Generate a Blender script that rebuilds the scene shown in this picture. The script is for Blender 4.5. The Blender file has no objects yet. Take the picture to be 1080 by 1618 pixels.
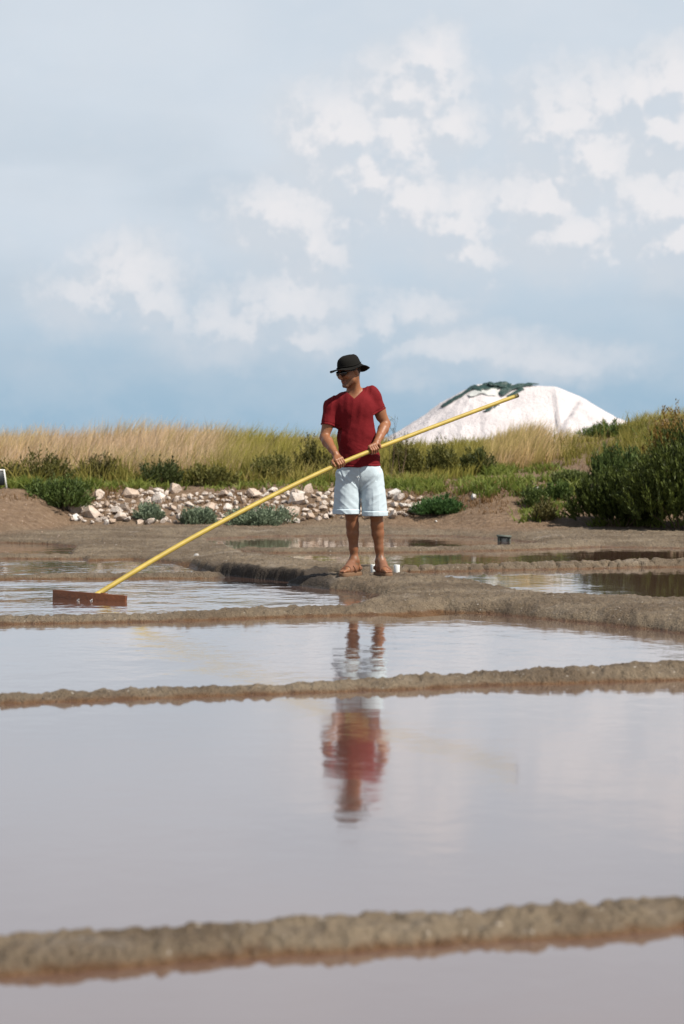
import bpy, math, random
import numpy as np
from mathutils import Vector, Matrix

random.seed(7)
RS = np.random.RandomState(11)
sc = bpy.context.scene
col = sc.collection

# ------------------------------------------------------------------ camera
FPX = 3825.0            # focal length in pixels of the 1080 px wide photograph (85 mm on 24 mm)
YH = 690.0              # row of the horizon
HC = 1.264              # height of the camera above the water
cam_d = bpy.data.cameras.new('camera')
cam = bpy.data.objects.new('camera', cam_d)
col.objects.link(cam)
cam.location = (0, 0, HC)
cam.rotation_euler = (math.radians(90), 0, 0)
cam_d.sensor_fit = 'VERTICAL'
cam_d.sensor_height = 24.0 * 1618 / 1080
cam_d.lens = 85.0
cam_d.shift_y = -(809 - YH) / 1618.0
cam_d.clip_start = 0.1
cam_d.clip_end = 20000
cam_d.dof.use_dof = True
cam_d.dof.focus_distance = 20.2
cam_d.dof.aperture_fstop = 3.5
sc.camera = cam

# ------------------------------------------------------------------ light
SUN_EL = math.radians(50)
SUN_AZ = math.radians(28)          # from +X (right) towards the camera
to_sun = Vector((math.cos(SUN_AZ) * math.cos(SUN_EL), -math.sin(SUN_AZ) * math.cos(SUN_EL), math.sin(SUN_EL)))
sd = bpy.data.lights.new('sun', 'SUN')
sd.energy = 5.0
sd.angle = math.radians(0.5)
sd.color = (1.0, 0.93, 0.82)
sun = bpy.data.objects.new('sun', sd)
col.objects.link(sun)
sun.rotation_euler = to_sun.to_track_quat('Z', 'Y').to_euler()
sun.location = (10, -5, 12)

world = bpy.data.worlds.new('World')
sc.world = world
world.use_nodes = True
sc.view_settings.view_transform = 'Standard'
sc.view_settings.look = 'None'
sc.view_settings.exposure = 0.48
sc.view_settings.gamma = 1.0
sc.view_settings.use_curve_mapping = False
sc.cycles.max_bounces = 6
sc.cycles.diffuse_bounces = 2
sc.cycles.glossy_bounces = 3
sc.cycles.transmission_bounces = 3


class NT:
    """small helper for building node trees"""
    def __init__(self, tree):
        self.t = tree

    def n(self, typ, **kw):
        nd = self.t.nodes.new(typ)
        for k, v in kw.items():
            if k == 'ins':
                for kk, vv in v.items():
                    self.set(nd, kk, vv)
            else:
                setattr(nd, k, v)
        return nd

    def set(self, nd, key, val):
        sock = nd.inputs[key]
        if isinstance(val, bpy.types.NodeSocket):
            self.t.links.new(val, sock)
        else:
            sock.default_value = val

    def math(self, op, a, b=None, c=None, clamp=False):
        nd = self.n('ShaderNodeMath', operation=op, use_clamp=clamp)
        self.set(nd, 0, a)
        if b is not None:
            self.set(nd, 1, b)
        if c is not None:
            self.set(nd, 2, c)
        return nd.outputs[0]

    def vmath(self, op, a, b=None, c=None):
        nd = self.n('ShaderNodeVectorMath', operation=op)
        self.set(nd, 0, a)
        if b is not None:
            if op == 'SCALE':
                self.set(nd, 'Scale', b)
            else:
                self.set(nd, 1, b)
        if c is not None:
            self.set(nd, 2, c)
        return nd.outputs['Value'] if op in ('LENGTH', 'DOT_PRODUCT', 'DISTANCE') else nd.outputs[0]

    def noise(self, vec, scale, detail=3.0, rough=0.5, out='Fac', dim='3D'):
        nd = self.n('ShaderNodeTexNoise', noise_dimensions=dim)
        if vec is not None:
            self.set(nd, 'Vector', vec)
        nd.inputs['Scale'].default_value = scale
        nd.inputs['Detail'].default_value = detail
        nd.inputs['Roughness'].default_value = rough
        return nd.outputs[out]

    def mr(self, v, a, b, c=0.0, d=1.0, smooth=True):
        nd = self.n('ShaderNodeMapRange', interpolation_type='SMOOTHSTEP' if smooth else 'LINEAR')
        self.set(nd, 'Value', v)
        self.set(nd, 'From Min', a)
        self.set(nd, 'From Max', b)
        self.set(nd, 'To Min', c)
        self.set(nd, 'To Max', d)
        return nd.outputs[0]

    def mix(self, f, a, b, blend='MIX'):
        nd = self.n('ShaderNodeMix', data_type='RGBA', blend_type=blend)
        self.set(nd, 0, f)
        self.set(nd, 6, a if isinstance(a, bpy.types.NodeSocket) else (*a, 1.0)[:4])
        self.set(nd, 7, b if isinstance(b, bpy.types.NodeSocket) else (*b, 1.0)[:4])
        return nd.outputs[2]

    def xyz(self, x, y, z):
        nd = self.n('ShaderNodeCombineXYZ')
        self.set(nd, 0, x)
        self.set(nd, 1, y)
        self.set(nd, 2, z)
        return nd.outputs[0]


# ---- cloud field: billows given by direction (azimuth, elevation), unit = 100 px of the photograph = 1.5 degrees
PUFFS = [  # (px, py, rx, ry, weight)
    (682, 98, 34, 30, 1.0), (660, 150, 60, 50, .8), (712, 205, 40, 38, .8),
    (545, 215, 62, 50, 1.0), (498, 238, 40, 40, .8), (625, 225, 60, 55, 1.0), (600, 280, 70, 50, .9), (648, 330, 55, 45, 1.0),
    (725, 350, 58, 48, 1.0), (745, 405, 45, 36, .75),
    (455, 345, 62, 50, .95), (500, 390, 36, 34, .9),
    (905, 205, 66, 56, 1.0), (935, 262, 48, 50, 1.0), (955, 165, 42, 34, .9), (1010, 155, 40, 34, .9),
    (850, 330, 60, 46, .9), (905, 378, 68, 40, .95),
    (1065, 135, 50, 34, 1.0), (1065, 215, 60, 50, .95), (1035, 330, 75, 55, 1.0), (1075, 385, 60, 40, .95), (1150, 300, 70, 70, 1.0), (1170, 150, 70, 50, 1.0),
    (205, 445, 62, 44, .85), (150, 480, 62, 36, .75), (240, 480, 50, 34, .75),
    (375, 520, 90, 36, .8), (455, 490, 62, 48, .95), (490, 535, 60, 24, .8),
    (600, 512, 36, 36, .55), (655, 490, 60, 26, .5), (720, 560, 120, 30, .65), (860, 575, 110, 24, .5),
]


def build_density_group():
    g = bpy.data.node_groups.new('cloud_density', 'ShaderNodeTree')
    g.interface.new_socket('Vector', in_out='INPUT', socket_type='NodeSocketVector')
    g.interface.new_socket('Density', in_out='OUTPUT', socket_type='NodeSocketFloat')
    g.interface.new_socket('Bank', in_out='OUTPUT', socket_type='NodeSocketFloat')
    b = NT(g)
    gi = b.n('NodeGroupInput')
    go = b.n('NodeGroupOutput')
    v = gi.outputs[0]
    w1 = b.noise(v, 1.0, 2, .55, 'Color', '2D')
    w2 = b.noise(v, 2.6, 3, .6, 'Color', '2D')
    wv = b.vmath('MULTIPLY_ADD', b.vmath('SUBTRACT', w1, (.5, .5, .5)), (.42, .38, 0), v)
    wv = b.vmath('MULTIPLY_ADD', b.vmath('SUBTRACT', w2, (.5, .5, .5)), (.34, .34, 0), wv)
    acc = None
    for px, py, rx, ry, wt in PUFFS:
        cx, cy = (px - 540) / 100.0, (690 - py) / 100.0
        d = b.vmath('MULTIPLY', b.vmath('SUBTRACT', wv, (cx, cy, 0)), (80.0 / rx, 80.0 / ry, 0))
        ln = b.vmath('LENGTH', d)
        f = b.math('MULTIPLY_ADD', ln, -.85, .55 + .75 * wt)
        if acc is None:
            acc = f
        else:
            nd = b.n('ShaderNodeMath', operation='SMOOTH_MAX')
            b.set(nd, 0, acc)
            b.set(nd, 1, f)
            nd.inputs[2].default_value = .22
            acc = nd.outputs[0]
    # clouds elsewhere round the sky
    gen = b.mr(b.noise(v, .28, 3, .55, 'Fac', '2D'), .50, .72, -0.4, .9)
    inx = b.n('ShaderNodeSeparateXYZ')
    b.set(inx, 0, v)
    away = b.math('MULTIPLY', b.mr(b.math('ABSOLUTE', inx.outputs[0]), 6.5, 10.0), b.mr(inx.outputs[1], 1.0, 3.0))
    gen = b.math('MULTIPLY_ADD', b.math('ADD', gen, .4), b.math('MULTIPLY', away, b.mr(inx.outputs[1], 14.0, 22.0, 1.0, 0.0)), -.4)
    acc = b.math('MAXIMUM', acc, gen)
    b.t.links.new(acc, go.inputs[1])
    bil = b.n('ShaderNodeTexVoronoi', feature='F1', voronoi_dimensions='2D')
    b.set(bil, 'Vector', wv)
    bil.inputs['Scale'].default_value = 2.4
    bil.inputs['Detail'].default_value = 1.0
    bil.inputs['Roughness'].default_value = .5
    fine = b.noise(v, 7.0, 4, .6, 'Fac', '2D')
    acc = b.math('ADD', acc, b.math('MULTIPLY_ADD', bil.outputs['Distance'], -.36, .15))
    acc = b.math('ADD', acc, b.math('MULTIPLY_ADD', fine, .36, -.18))
    b.t.links.new(acc, go.inputs[0])
    return g


SKY_GAIN = .07


def build_world():
    t = world.node_tree
    for nd in list(t.nodes):
        t.nodes.remove(nd)
    b = NT(t)
    tc = b.n('ShaderNodeTexCoord')
    sep = b.n('ShaderNodeSeparateXYZ')
    b.set(sep, 0, tc.outputs['Generated'])
    x, y, z = sep.outputs
    az = b.math('ARCTAN2', x, y)
    el = b.math('ARCSINE', z)
    k = FPX / 100.0
    p = b.xyz(b.math('MULTIPLY', az, k), b.math('MULTIPLY', el, k), 0.0)
    sky = b.n('ShaderNodeTexSky', sky_type='NISHITA')
    sky.sun_disc = False
    sky.sun_elevation = SUN_EL
    sky.sun_rotation = math.atan2(to_sun.x, to_sun.y)
    sky.air_density = 1.0
    sky.dust_density = 0.6
    sky.ozone_density = 2.0
    base = b.mix(1.0, sky.outputs[0], (SKY_GAIN,) * 3, 'MULTIPLY')
    sp = b.n('ShaderNodeSeparateXYZ')
    b.set(sp, 0, p)
    e = sp.outputs[1]                                   # elevation, in hundreds of pixels
    # distant humid air: blue-grey close to the horizon
    base = b.mix(b.mr(e, 0.0, 19.0, .95, 0.0), base, (.295, .475, .635))
    # thin high veil, stronger higher up
    veil_n = b.noise(b.vmath('MULTIPLY', p, (.28, .55, 1)), 1.0, 4, .55, 'Fac', '2D')
    veil = b.math('MULTIPLY', b.mr(e, .0, 3.6, .0, 1.0), b.mr(veil_n, .2, .75, .86, 1.0))
    veil = b.math('MULTIPLY', veil, b.mr(e, 11.0, 24.0, 1.0, .08))
    base = b.mix(veil, base, (.66, .73, .81))
    band = b.math('MULTIPLY', b.mr(b.noise(b.vmath('MULTIPLY', p, (.22, .75, 1)), 1.0, 3, .5, 'Fac', '2D'), .42, .68, 0, .45),
                  b.math('MULTIPLY', b.mr(e, .3, 1.6, 0, 1), b.mr(e, 3.6, 6.0, 1, 0)))
    base = b.mix(band, base, (.47, .565, .66))
    g = build_density_group()
    g1 = b.n('ShaderNodeGroup', node_tree=g)
    b.set(g1, 0, p)
    g2 = b.n('ShaderNodeGroup', node_tree=g)
    b.set(g2, 0, b.vmath('ADD', p, (.13, .26, 0)))
    d1, d2 = g1.outputs[0], g2.outputs[0]
    mask = b.mr(d1, -.5, 1.2)
    grad = b.math('SUBTRACT', d1, d2)
    lit = b.math('MULTIPLY_ADD', grad, 2.1, b.mr(d1, -.4, 1.1, .34, .66), clamp=True)
    lowdim = b.mr(e, 0.5, 4.5, .55, 1.0)
    cc = b.mix(lit, (.615, .67, .74), (.86, .845, .86))
    cc = b.mix(lowdim, b.mix(.5, cc, (.52, .60, .69)), cc)
    fade = b.mr(e, .3, 3.0, .5, .9)
    bank_n = b.noise(b.vmath('MULTIPLY', p, (.7, 1.0, 1)), 1.1, 4, .55, 'Fac', '2D')
    bank = b.math('MULTIPLY', b.mr(g1.outputs[1], -1.0, .5), b.mr(bank_n, .25, .7, .35, .9))
    colr = b.mix(bank, base, b.mix(lowdim, (.50, .585, .68), (.665, .71, .765)))
    edge = b.math('MULTIPLY_ADD', lit, .75, .45, clamp=True)
    colr = b.mix(b.math('MULTIPLY', b.math('MULTIPLY', mask, edge), fade), colr, cc)
    below = b.mr(z, -.02, .0, 0.0, 1.0)
    colr = b.mix(below, (.2, .2, .18), colr)
    bg = b.n('ShaderNodeBackground')
    b.set(bg, 'Color', colr)
    bg.inputs['Strength'].default_value = .715
    out = b.n('ShaderNodeOutputWorld')
    t.links.new(bg.outputs[0], out.inputs[0])


build_world()

# ------------------------------------------------------------------ helpers


def at(px, py, d):
    """world point seen at pixel (px,py) of the photograph at distance d"""
    return np.array([(px - 540) / FPX * d, d, HC - (py - YH) / FPX * d])


def W(px, py, z=0.0):
    d = FPX * (HC - z) / (py - YH)
    return ((px - 540) / FPX * d, d)


def _hash(ix, iy, seed):
    h = (ix.astype(np.uint32) * np.uint32(374761393) + iy.astype(np.uint32) * np.uint32(668265263) + np.uint32((seed * 974634777) & 0xffffffff))
    h = (h ^ (h >> np.uint32(13))) * np.uint32(1274126177)
    h = h ^ (h >> np.uint32(16))
    return (h & np.uint32(0xffffff)).astype(np.float64) / float(0xffffff)


def vnoise(x, y, seed=0):
    x = np.asarray(x, float)
    y = np.asarray(y, float)
    fx, fy = np.floor(x), np.floor(y)
    ix, iy = fx.astype(np.int64), fy.astype(np.int64)
    u, v = x - fx, y - fy
    u = u * u * u * (u * (u * 6 - 15) + 10)
    v = v * v * v * (v * (v * 6 - 15) + 10)
    a, b_ = _hash(ix, iy, seed), _hash(ix + 1, iy, seed)
    c, d = _hash(ix, iy + 1, seed), _hash(ix + 1, iy + 1, seed)
    return (a + (b_ - a) * u) * (1 - v) + (c + (d - c) * u) * v - .5


def fbm(x, y, octv=4, seed=0, gain=.5):
    s, a = 0, 1.0
    for i in range(octv):
        s = s + a * vnoise(x * 2 ** i + 17.3 * i, y * 2 ** i - 9.1 * i, seed + i)
        a *= gain
    return s


def sstep(a, b, x):
    t = np.clip((x - a) / (b - a), 0, 1)
    return t * t * (3 - 2 * t)


def mesh_np(name, verts, faces, mat=None, parent=None, cols=None, smooth=False, link=True, attrs=None):
    """verts (n,3); faces: array (m,k) or list of such arrays"""
    me = bpy.data.meshes.new(name)
    verts = np.asarray(verts, np.float32)
    fl = faces if isinstance(faces, list) else [faces]
    fl = [np.asarray(f, np.int32) for f in fl if len(f)]
    me.vertices.add(len(verts))
    me.vertices.foreach_set('co', verts.ravel())
    nl = sum(f.size for f in fl)
    nf = sum(len(f) for f in fl)
    me.loops.add(nl)
    me.loops.foreach_set('vertex_index', np.concatenate([f.ravel() for f in fl]))
    me.polygons.add(nf)
    tot = np.concatenate([np.full(len(f), f.shape[1], np.int32) for f in fl])
    st = np.concatenate([[0], np.cumsum(tot)[:-1]]).astype(np.int32)
    me.polygons.foreach_set('loop_start', st)
    me.polygons.foreach_set('loop_total', tot)
    if smooth:
        me.polygons.foreach_set('use_smooth', np.ones(nf, bool))
    me.update(calc_edges=True)
    if cols is not None:
        ca = me.color_attributes.new('col', 'FLOAT_COLOR', 'POINT')
        c4 = np.ones((len(verts), 4), np.float32)
        c4[:, :3] = cols
        ca.data.foreach_set('color', c4.ravel())
    for k, v in (attrs or {}).items():
        at_ = me.attributes.new(k, 'FLOAT', 'POINT')
        at_.data.foreach_set('value', np.asarray(v, np.float32))
    me.validate()
    if mat:
        me.materials.append(mat)
    if not link:
        return me
    o = bpy.data.objects.new(name, me)
    col.objects.link(o)
    if parent:
        o.parent = parent
    return o


def empty(name, loc):
    o = bpy.data.objects.new(name, None)
    o.location = loc
    o.empty_display_size = .1
    col.objects.link(o)
    return o


def tag(o, label=None, cat=None, group=None, kind=None):
    if label:
        o['label'] = label
    if cat:
        o['category'] = cat
    if group:
        o['group'] = group
    if kind:
        o['kind'] = kind
    return o


class MB:
    """collects simple shapes into one mesh"""
    def __init__(self):
        self.v = []
        self.f = {}
        self.n = 0

    def add(self, verts, faces):
        verts = np.asarray(verts, float)
        for f in faces:
            self.f.setdefault(len(f), []).append([i + self.n for i in f])
        self.v.append(verts)
        self.n += len(verts)

    def box(self, c, size, R=None):
        s = np.array(size) / 2
        v = np.array([[x, y, z] for x in (-1, 1) for y in (-1, 1) for z in (-1, 1)], float) * s
        if R is not None:
            v = v @ np.array(R).T
        self.add(v + np.array(c), [(0, 1, 3, 2), (4, 6, 7, 5), (0, 4, 5, 1), (2, 3, 7, 6), (0, 2, 6, 4), (1, 5, 7, 3)])

    def tube(self, pts, rad, n=12, cap=True, flat=1.0, upv=(0, 0, 1)):
        pts = np.asarray(pts, float)
        rad = np.broadcast_to(np.asarray(rad, float), (len(pts),))
        T = np.gradient(pts, axis=0)
        T /= np.linalg.norm(T, axis=1)[:, None] + 1e-12
        up = np.array(upv, float)
        vs = []
        for p, t, r in zip(pts, T, rad):
            a = np.cross(t, up)
            if np.linalg.norm(a) < 1e-4:
                a = np.cross(t, (1, 0, 0))
            a /= np.linalg.norm(a)
            b_ = np.cross(a, t)
            for k in range(n):
                q = 2 * math.pi * k / n
                vs.append(p + r * (math.cos(q) * a + math.sin(q) * b_ * flat))
        fs = []
        for i in range(len(pts) - 1):
            for k in range(n):
                k2 = (k + 1) % n
                fs.append((i * n + k, i * n + k2, (i + 1) * n + k2, (i + 1) * n + k))
        if cap:
            fs.append(tuple(range(n)))
            fs.append(tuple((len(pts) - 1) * n + k for k in reversed(range(n))))
        self.add(vs, fs)

    def build(self, name, mat, parent=None, smooth=False):
        faces = [np.array(f) for f in self.f.values()]
        o = mesh_np(name, np.concatenate(self.v), faces, mat, parent, smooth=smooth)
        return o


# ------------------------------------------------------------------ materials
def new_mat(name):
    m = bpy.data.materials.new(name)
    m.use_nodes = True
    t = m.node_tree
    b = NT(t)
    bs = t.nodes['Principled BSDF']
    return m, b, bs


def simple_mat(name, color, rough=.6, spec=.4, var=.15, scale=20, bump=0.0, bscale=60, metal=0.0):
    m, b, bs = new_mat(name)
    tc = b.n('ShaderNodeTexCoord')
    n = b.noise(tc.outputs['Object'], scale, 4, .6)
    c = np.array(color)
    colr = b.mix(n, tuple(np.clip(c * (1 - var), 0, 1)), tuple(np.clip(c * (1 + var), 0, 1)))
    b.set(bs, 'Base Color', colr)
    bs.inputs['Roughness'].default_value = rough
    bs.inputs['Specular IOR Level'].default_value = spec
    bs.inputs['Metallic'].default_value = metal
    if bump:
        bn = b.n('ShaderNodeBump')
        bn.inputs['Strength'].default_value = 1.0
        bn.inputs['Distance'].default_value = bump
        b.set(bn, 'Height', b.noise(tc.outputs['Object'], bscale, 4, .6))
        b.set(bs, 'Normal', bn.outputs[0])
    return m


def leaf_mat(name, trans=.25):
    """leaf or blade: its own colour comes from the attribute 'col'"""
    m, b, bs = new_mat(name)
    t = m.node_tree
    at_ = b.n('ShaderNodeAttribute', attribute_name='col')
    b.set(bs, 'Base Color', at_.outputs['Color'])
    bs.inputs['Roughness'].default_value = .6
    bs.inputs['Specular IOR Level'].default_value = .25
    tr = b.n('ShaderNodeBsdfTranslucent')
    b.set(tr, 'Color', at_.outputs['Color'])
    mx = b.n('ShaderNodeMixShader')
    mx.inputs[0].default_value = trans
    t.links.new(bs.outputs[0], mx.inputs[1])
    t.links.new(tr.outputs[0], mx.inputs[2])
    t.links.new(mx.outputs[0], t.nodes['Material Output'].inputs[0])
    return m


def ground_mat():
    m, b, bs = new_mat('salt_marsh_mud')
    geo = b.n('ShaderNodeNewGeometry')
    P = geo.outputs['Position']
    sp = b.n('ShaderNodeSeparateXYZ')
    b.set(sp, 0, P)
    z = sp.outputs[2]
    soil = b.n('ShaderNodeAttribute', attribute_name='soil').outputs['Fac']
    n1 = b.noise(P, 1.3, 5, .6)
    n2 = b.noise(P, 9.0, 5, .65)
    n3 = b.noise(P, 55.0, 4, .7)
    dry = b.mix(b.mr(n1, .35, .65), (.112, .080, .050), (.20, .156, .106))
    dry = b.mix(b.mr(n2, .40, .72, 0, .65), dry, (.115, .086, .060))
    dry = b.mix(b.mr(n3, .54, .74, 0, .55), dry, (.045, .034, .024))
    # pale salt bloom specks
    n4 = b.noise(P, 38.0, 2, .5)
    dry = b.mix(b.mr(n4, .68, .74, 0, .7), dry, (.46, .42, .37))
    wet = b.mix(b.mr(n2, .35, .65), (.095, .048, .020), (.15, .080, .034))
    wz = b.math('ADD', z, b.math('MULTIPLY_ADD', n2, .05, -.025))
    wf = b.mr(wz, .002, .022, 1.0, 0.0)
    mud = b.mix(wf, dry, wet)
    s1 = b.mix(b.mr(n2, .35, .7), (.14, .088, .052), (.225, .155, .100))
    s1 = b.mix(b.mr(n3, .5, .75, 0, .6), s1, (.095, .06, .035))
    s1 = b.mix(b.mr(n4, .69, .74, 0, .6), s1, (.47, .41, .35))
    crust = b.math('MULTIPLY', b.mr(b.noise(P, 2.1, 5, .62), .56, .68), b.mr(z, .02, .05))
    mud = b.mix(b.math('MULTIPLY', crust, .28), mud, (.34, .30, .255))
    shadef = b.n('ShaderNodeAttribute', attribute_name='bank_shade').outputs['Fac']
    mud = b.mix(shadef, mud, (.046, .035, .026))  # painted shade: darkens the mud colour of the channel bank beside the man
    colr = b.mix(soil, mud, s1)
    b.set(bs, 'Base Color', colr)
    b.set(bs, 'Roughness', b.math('MULTIPLY_ADD', wf, -.45, .88))
    bs.inputs['Specular IOR Level'].default_value = .35
    bn = b.n('ShaderNodeBump')
    bn.inputs['Distance'].default_value = .033
    h = b.math('ADD', b.math('MULTIPLY', n3, .8), b.math('MULTIPLY', b.noise(P, 20.0, 3, .65), 1.1))
    b.set(bn, 'Height', h)
    b.set(bs, 'Normal', bn.outputs[0])
    return m


def water_mat(name, amp, scale=5.0, rough=.035, aniso=(1, 1, 1), base=(.108, .058, .043)):
    m, b, bs = new_mat(name)
    geo = b.n('ShaderNodeNewGeometry')
    P = b.vmath('MULTIPLY', geo.outputs['Position'], aniso)
    n0 = b.noise(P, .35, 3, .5)
    b.set(bs, 'Base Color', b.mix(n0, tuple(.85 * c for c in base), tuple(1.15 * c for c in base)))
    bs.inputs['Roughness'].default_value = rough
    bs.inputs['IOR'].default_value = 1.75
    bs.inputs['Specular IOR Level'].default_value = .5
    bn = b.n('ShaderNodeBump')
    bn.inputs['Strength'].default_value = 1.0
    bn.inputs['Distance'].default_value = 1.0
    gust = b.mr(b.noise(P, .6, 3, .5), .30, .70, .45, 1.35)
    h = b.math('ADD', b.noise(P, scale, 3, .55), b.math('MULTIPLY', b.noise(P, scale * .3, 2, .5), 1.7))
    h = b.math('MULTIPLY', b.math('MULTIPLY', h, gust), amp)
    b.set(bn, 'Height', h)
    b.set(bs, 'Normal', bn.outputs[0])
    bs.inputs['Coat Weight'].default_value = .6
    bs.inputs['Coat IOR'].default_value = 1.5
    bs.inputs['Coat Roughness'].default_value = rough
    b.set(bs, 'Coat Normal', bn.outputs[0])
    return m


M_GROUND = ground_mat()
M_LEAF = leaf_mat('leaf', .22)
M_GRASS = leaf_mat('grass_blade', .5)
M_STEM = simple_mat('woody_stem', (.12, .085, .05), .85, .2, .3, 30)

# ------------------------------------------------------------------ terrain


def poly_dist(x, y, pts):
    """distance to polyline and interpolated extra columns; pts rows: x,y,(extras)"""
    pts = np.asarray(pts, float)
    best = np.full(x.shape, 1e9)
    ex = [np.zeros(x.shape) for _ in range(pts.shape[1] - 2)]
    for a, c in zip(pts[:-1], pts[1:]):
        dx, dy = c[0] - a[0], c[1] - a[1]
        t = np.clip(((x - a[0]) * dx + (y - a[1]) * dy) / (dx * dx + dy * dy + 1e-12), 0, 1)
        d = np.hypot(x - a[0] - t * dx, y - a[1] - t * dy)
        k = d < best
        best = np.where(k, d, best)
        for i in range(len(ex)):
            ex[i] = np.where(k, a[2 + i] + t * (c[2 + i] - a[2 + i]), ex[i])
    return best, ex


def pgon_sd(x, y, pts):
    """signed distance, positive inside"""
    pts = np.asarray(pts, float)
    d = np.full(x.shape, 1e9)
    ins = np.zeros(x.shape, bool)
    n = len(pts)
    for i in range(n):
        a, c = pts[i], pts[(i + 1) % n]
        dx, dy = c - a
        t = np.clip(((x - a[0]) * dx + (y - a[1]) * dy) / (dx * dx + dy * dy + 1e-12), 0, 1)
        d = np.minimum(d, np.hypot(x - a[0] - t * dx, y - a[1] - t * dy))
        cond = ((a[1] > y) != (c[1] > y)) & (x < dx * (y - a[1]) / (dy + (1e-12 if dy >= 0 else -1e-12)) + a[0])
        ins ^= cond
    return np.where(ins, d, -d)


def ridge(front, hw, h):
    """front: list of pixels on the near waterline; hw,h scalars or lists"""
    n = len(front)
    hw = np.broadcast_to(np.asarray(hw, float), (n,))
    h = np.broadcast_to(np.asarray(h, float), (n,))
    out = []
    for (px, py), w_, hh in zip(front, hw, h):
        x, y = W(px, py)
        out.append((x * (y + w_) / y, y + w_, w_, hh))
    return np.array(out)


RIDGES = [
    ridge([(-500, 1578), (-100, 1550), (0, 1543), (270, 1522), (540, 1502), (800, 1487), (1080, 1466), (1250, 1454), (1700, 1420)], .155, .042),
    ridge([(-500, 1130), (-100, 1117), (0, 1113), (300, 1102), (540, 1094), (760, 1084), (1080, 1074), (1250, 1070), (1700, 1062)],
          [.14, .14, .14, .14, .15, .18, .22, .22, .22], [.036, .036, .036, .036, .037, .050, .070, .070, .07]),
    ridge([(-500, 993), (-100, 989), (0, 987), (250, 983), (420, 976), (560, 972), (640, 969)], .19, [.046, .046, .046, .048, .054, .058, .06]),
    ridge([(-400, 918), (0, 916), (180, 915), (330, 914)], [.16, .16, .16, .16], [.042, .042, .045, .05]),
    ridge([(-400, 883), (0, 883), (70, 883), (150, 884)], .22, .04),
    ridge([(393, 872), (440, 874), (560, 874), (700, 872), (830, 869), (920, 865)], [.2, .26, .28, .28, .28, .4], [.035, .045, .045, .045, .05, .06]),
    ridge([(645, 904), (720, 903), (860, 900), (1000, 897), (1080, 896), (1400, 894)], [.2, .26, .26, .28, .28, .28], [.05, .058, .062, .066, .066, .066]),
]
Z1 = .085
PATH = [W(540, 972), W(700, 966), W(780, 970), W(900, 982), W(1000, 991), W(1080, 1001), W(1250, 1026), W(1700, 1070), W(1700, 955, Z1), W(1250, 945, Z1), W(1080, 942, Z1),
        W(880, 937, Z1), W(770, 919, Z1), W(700, 908, Z1), W(640, 901, Z1), W(560, 897, Z1), W(520, 903, Z1), W(486, 910, .06), W(452, 916, .04), W(434, 921), W(470, 926), W(540, 934), W(618, 944), W(590, 953)]
LEFTMUD = [W(640, 901, Z1), W(560, 906, Z1), W(520, 917), W(482, 922), W(338, 908), W(322, 902), W(300, 891), W(210, 884), W(140, 886), W(112, 878), W(118, 864), W(80, 860), W(-10, 857),
           W(-10, 845), W(180, 843), W(325, 846), W(330, 860), W(395, 876, Z1), W(450, 884, Z1), W(540, 896, Z1)]
BANK = np.array([W(*p) for p in [(-2600, 858), (-200, 858), (0, 858), (110, 856), (330, 852), (420, 848), (600, 846), (720, 848), (800, 853), (850, 858), (900, 864), (1080, 867), (1250, 868), (3600, 868)]])
FOOT = np.array([[(px - 540) / FPX * 32.5, d] for px, d in
                 [(-2600, 30), (-200, 30), (0, 30.2), (80, 31.4), (130, 32.5), (350, 32.8), (660, 32.8), (760, 31.6), (890, 31.7), (1080, 31.7), (1500, 31.5), (3600, 31)]])
NAT = W(645, 906)


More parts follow.
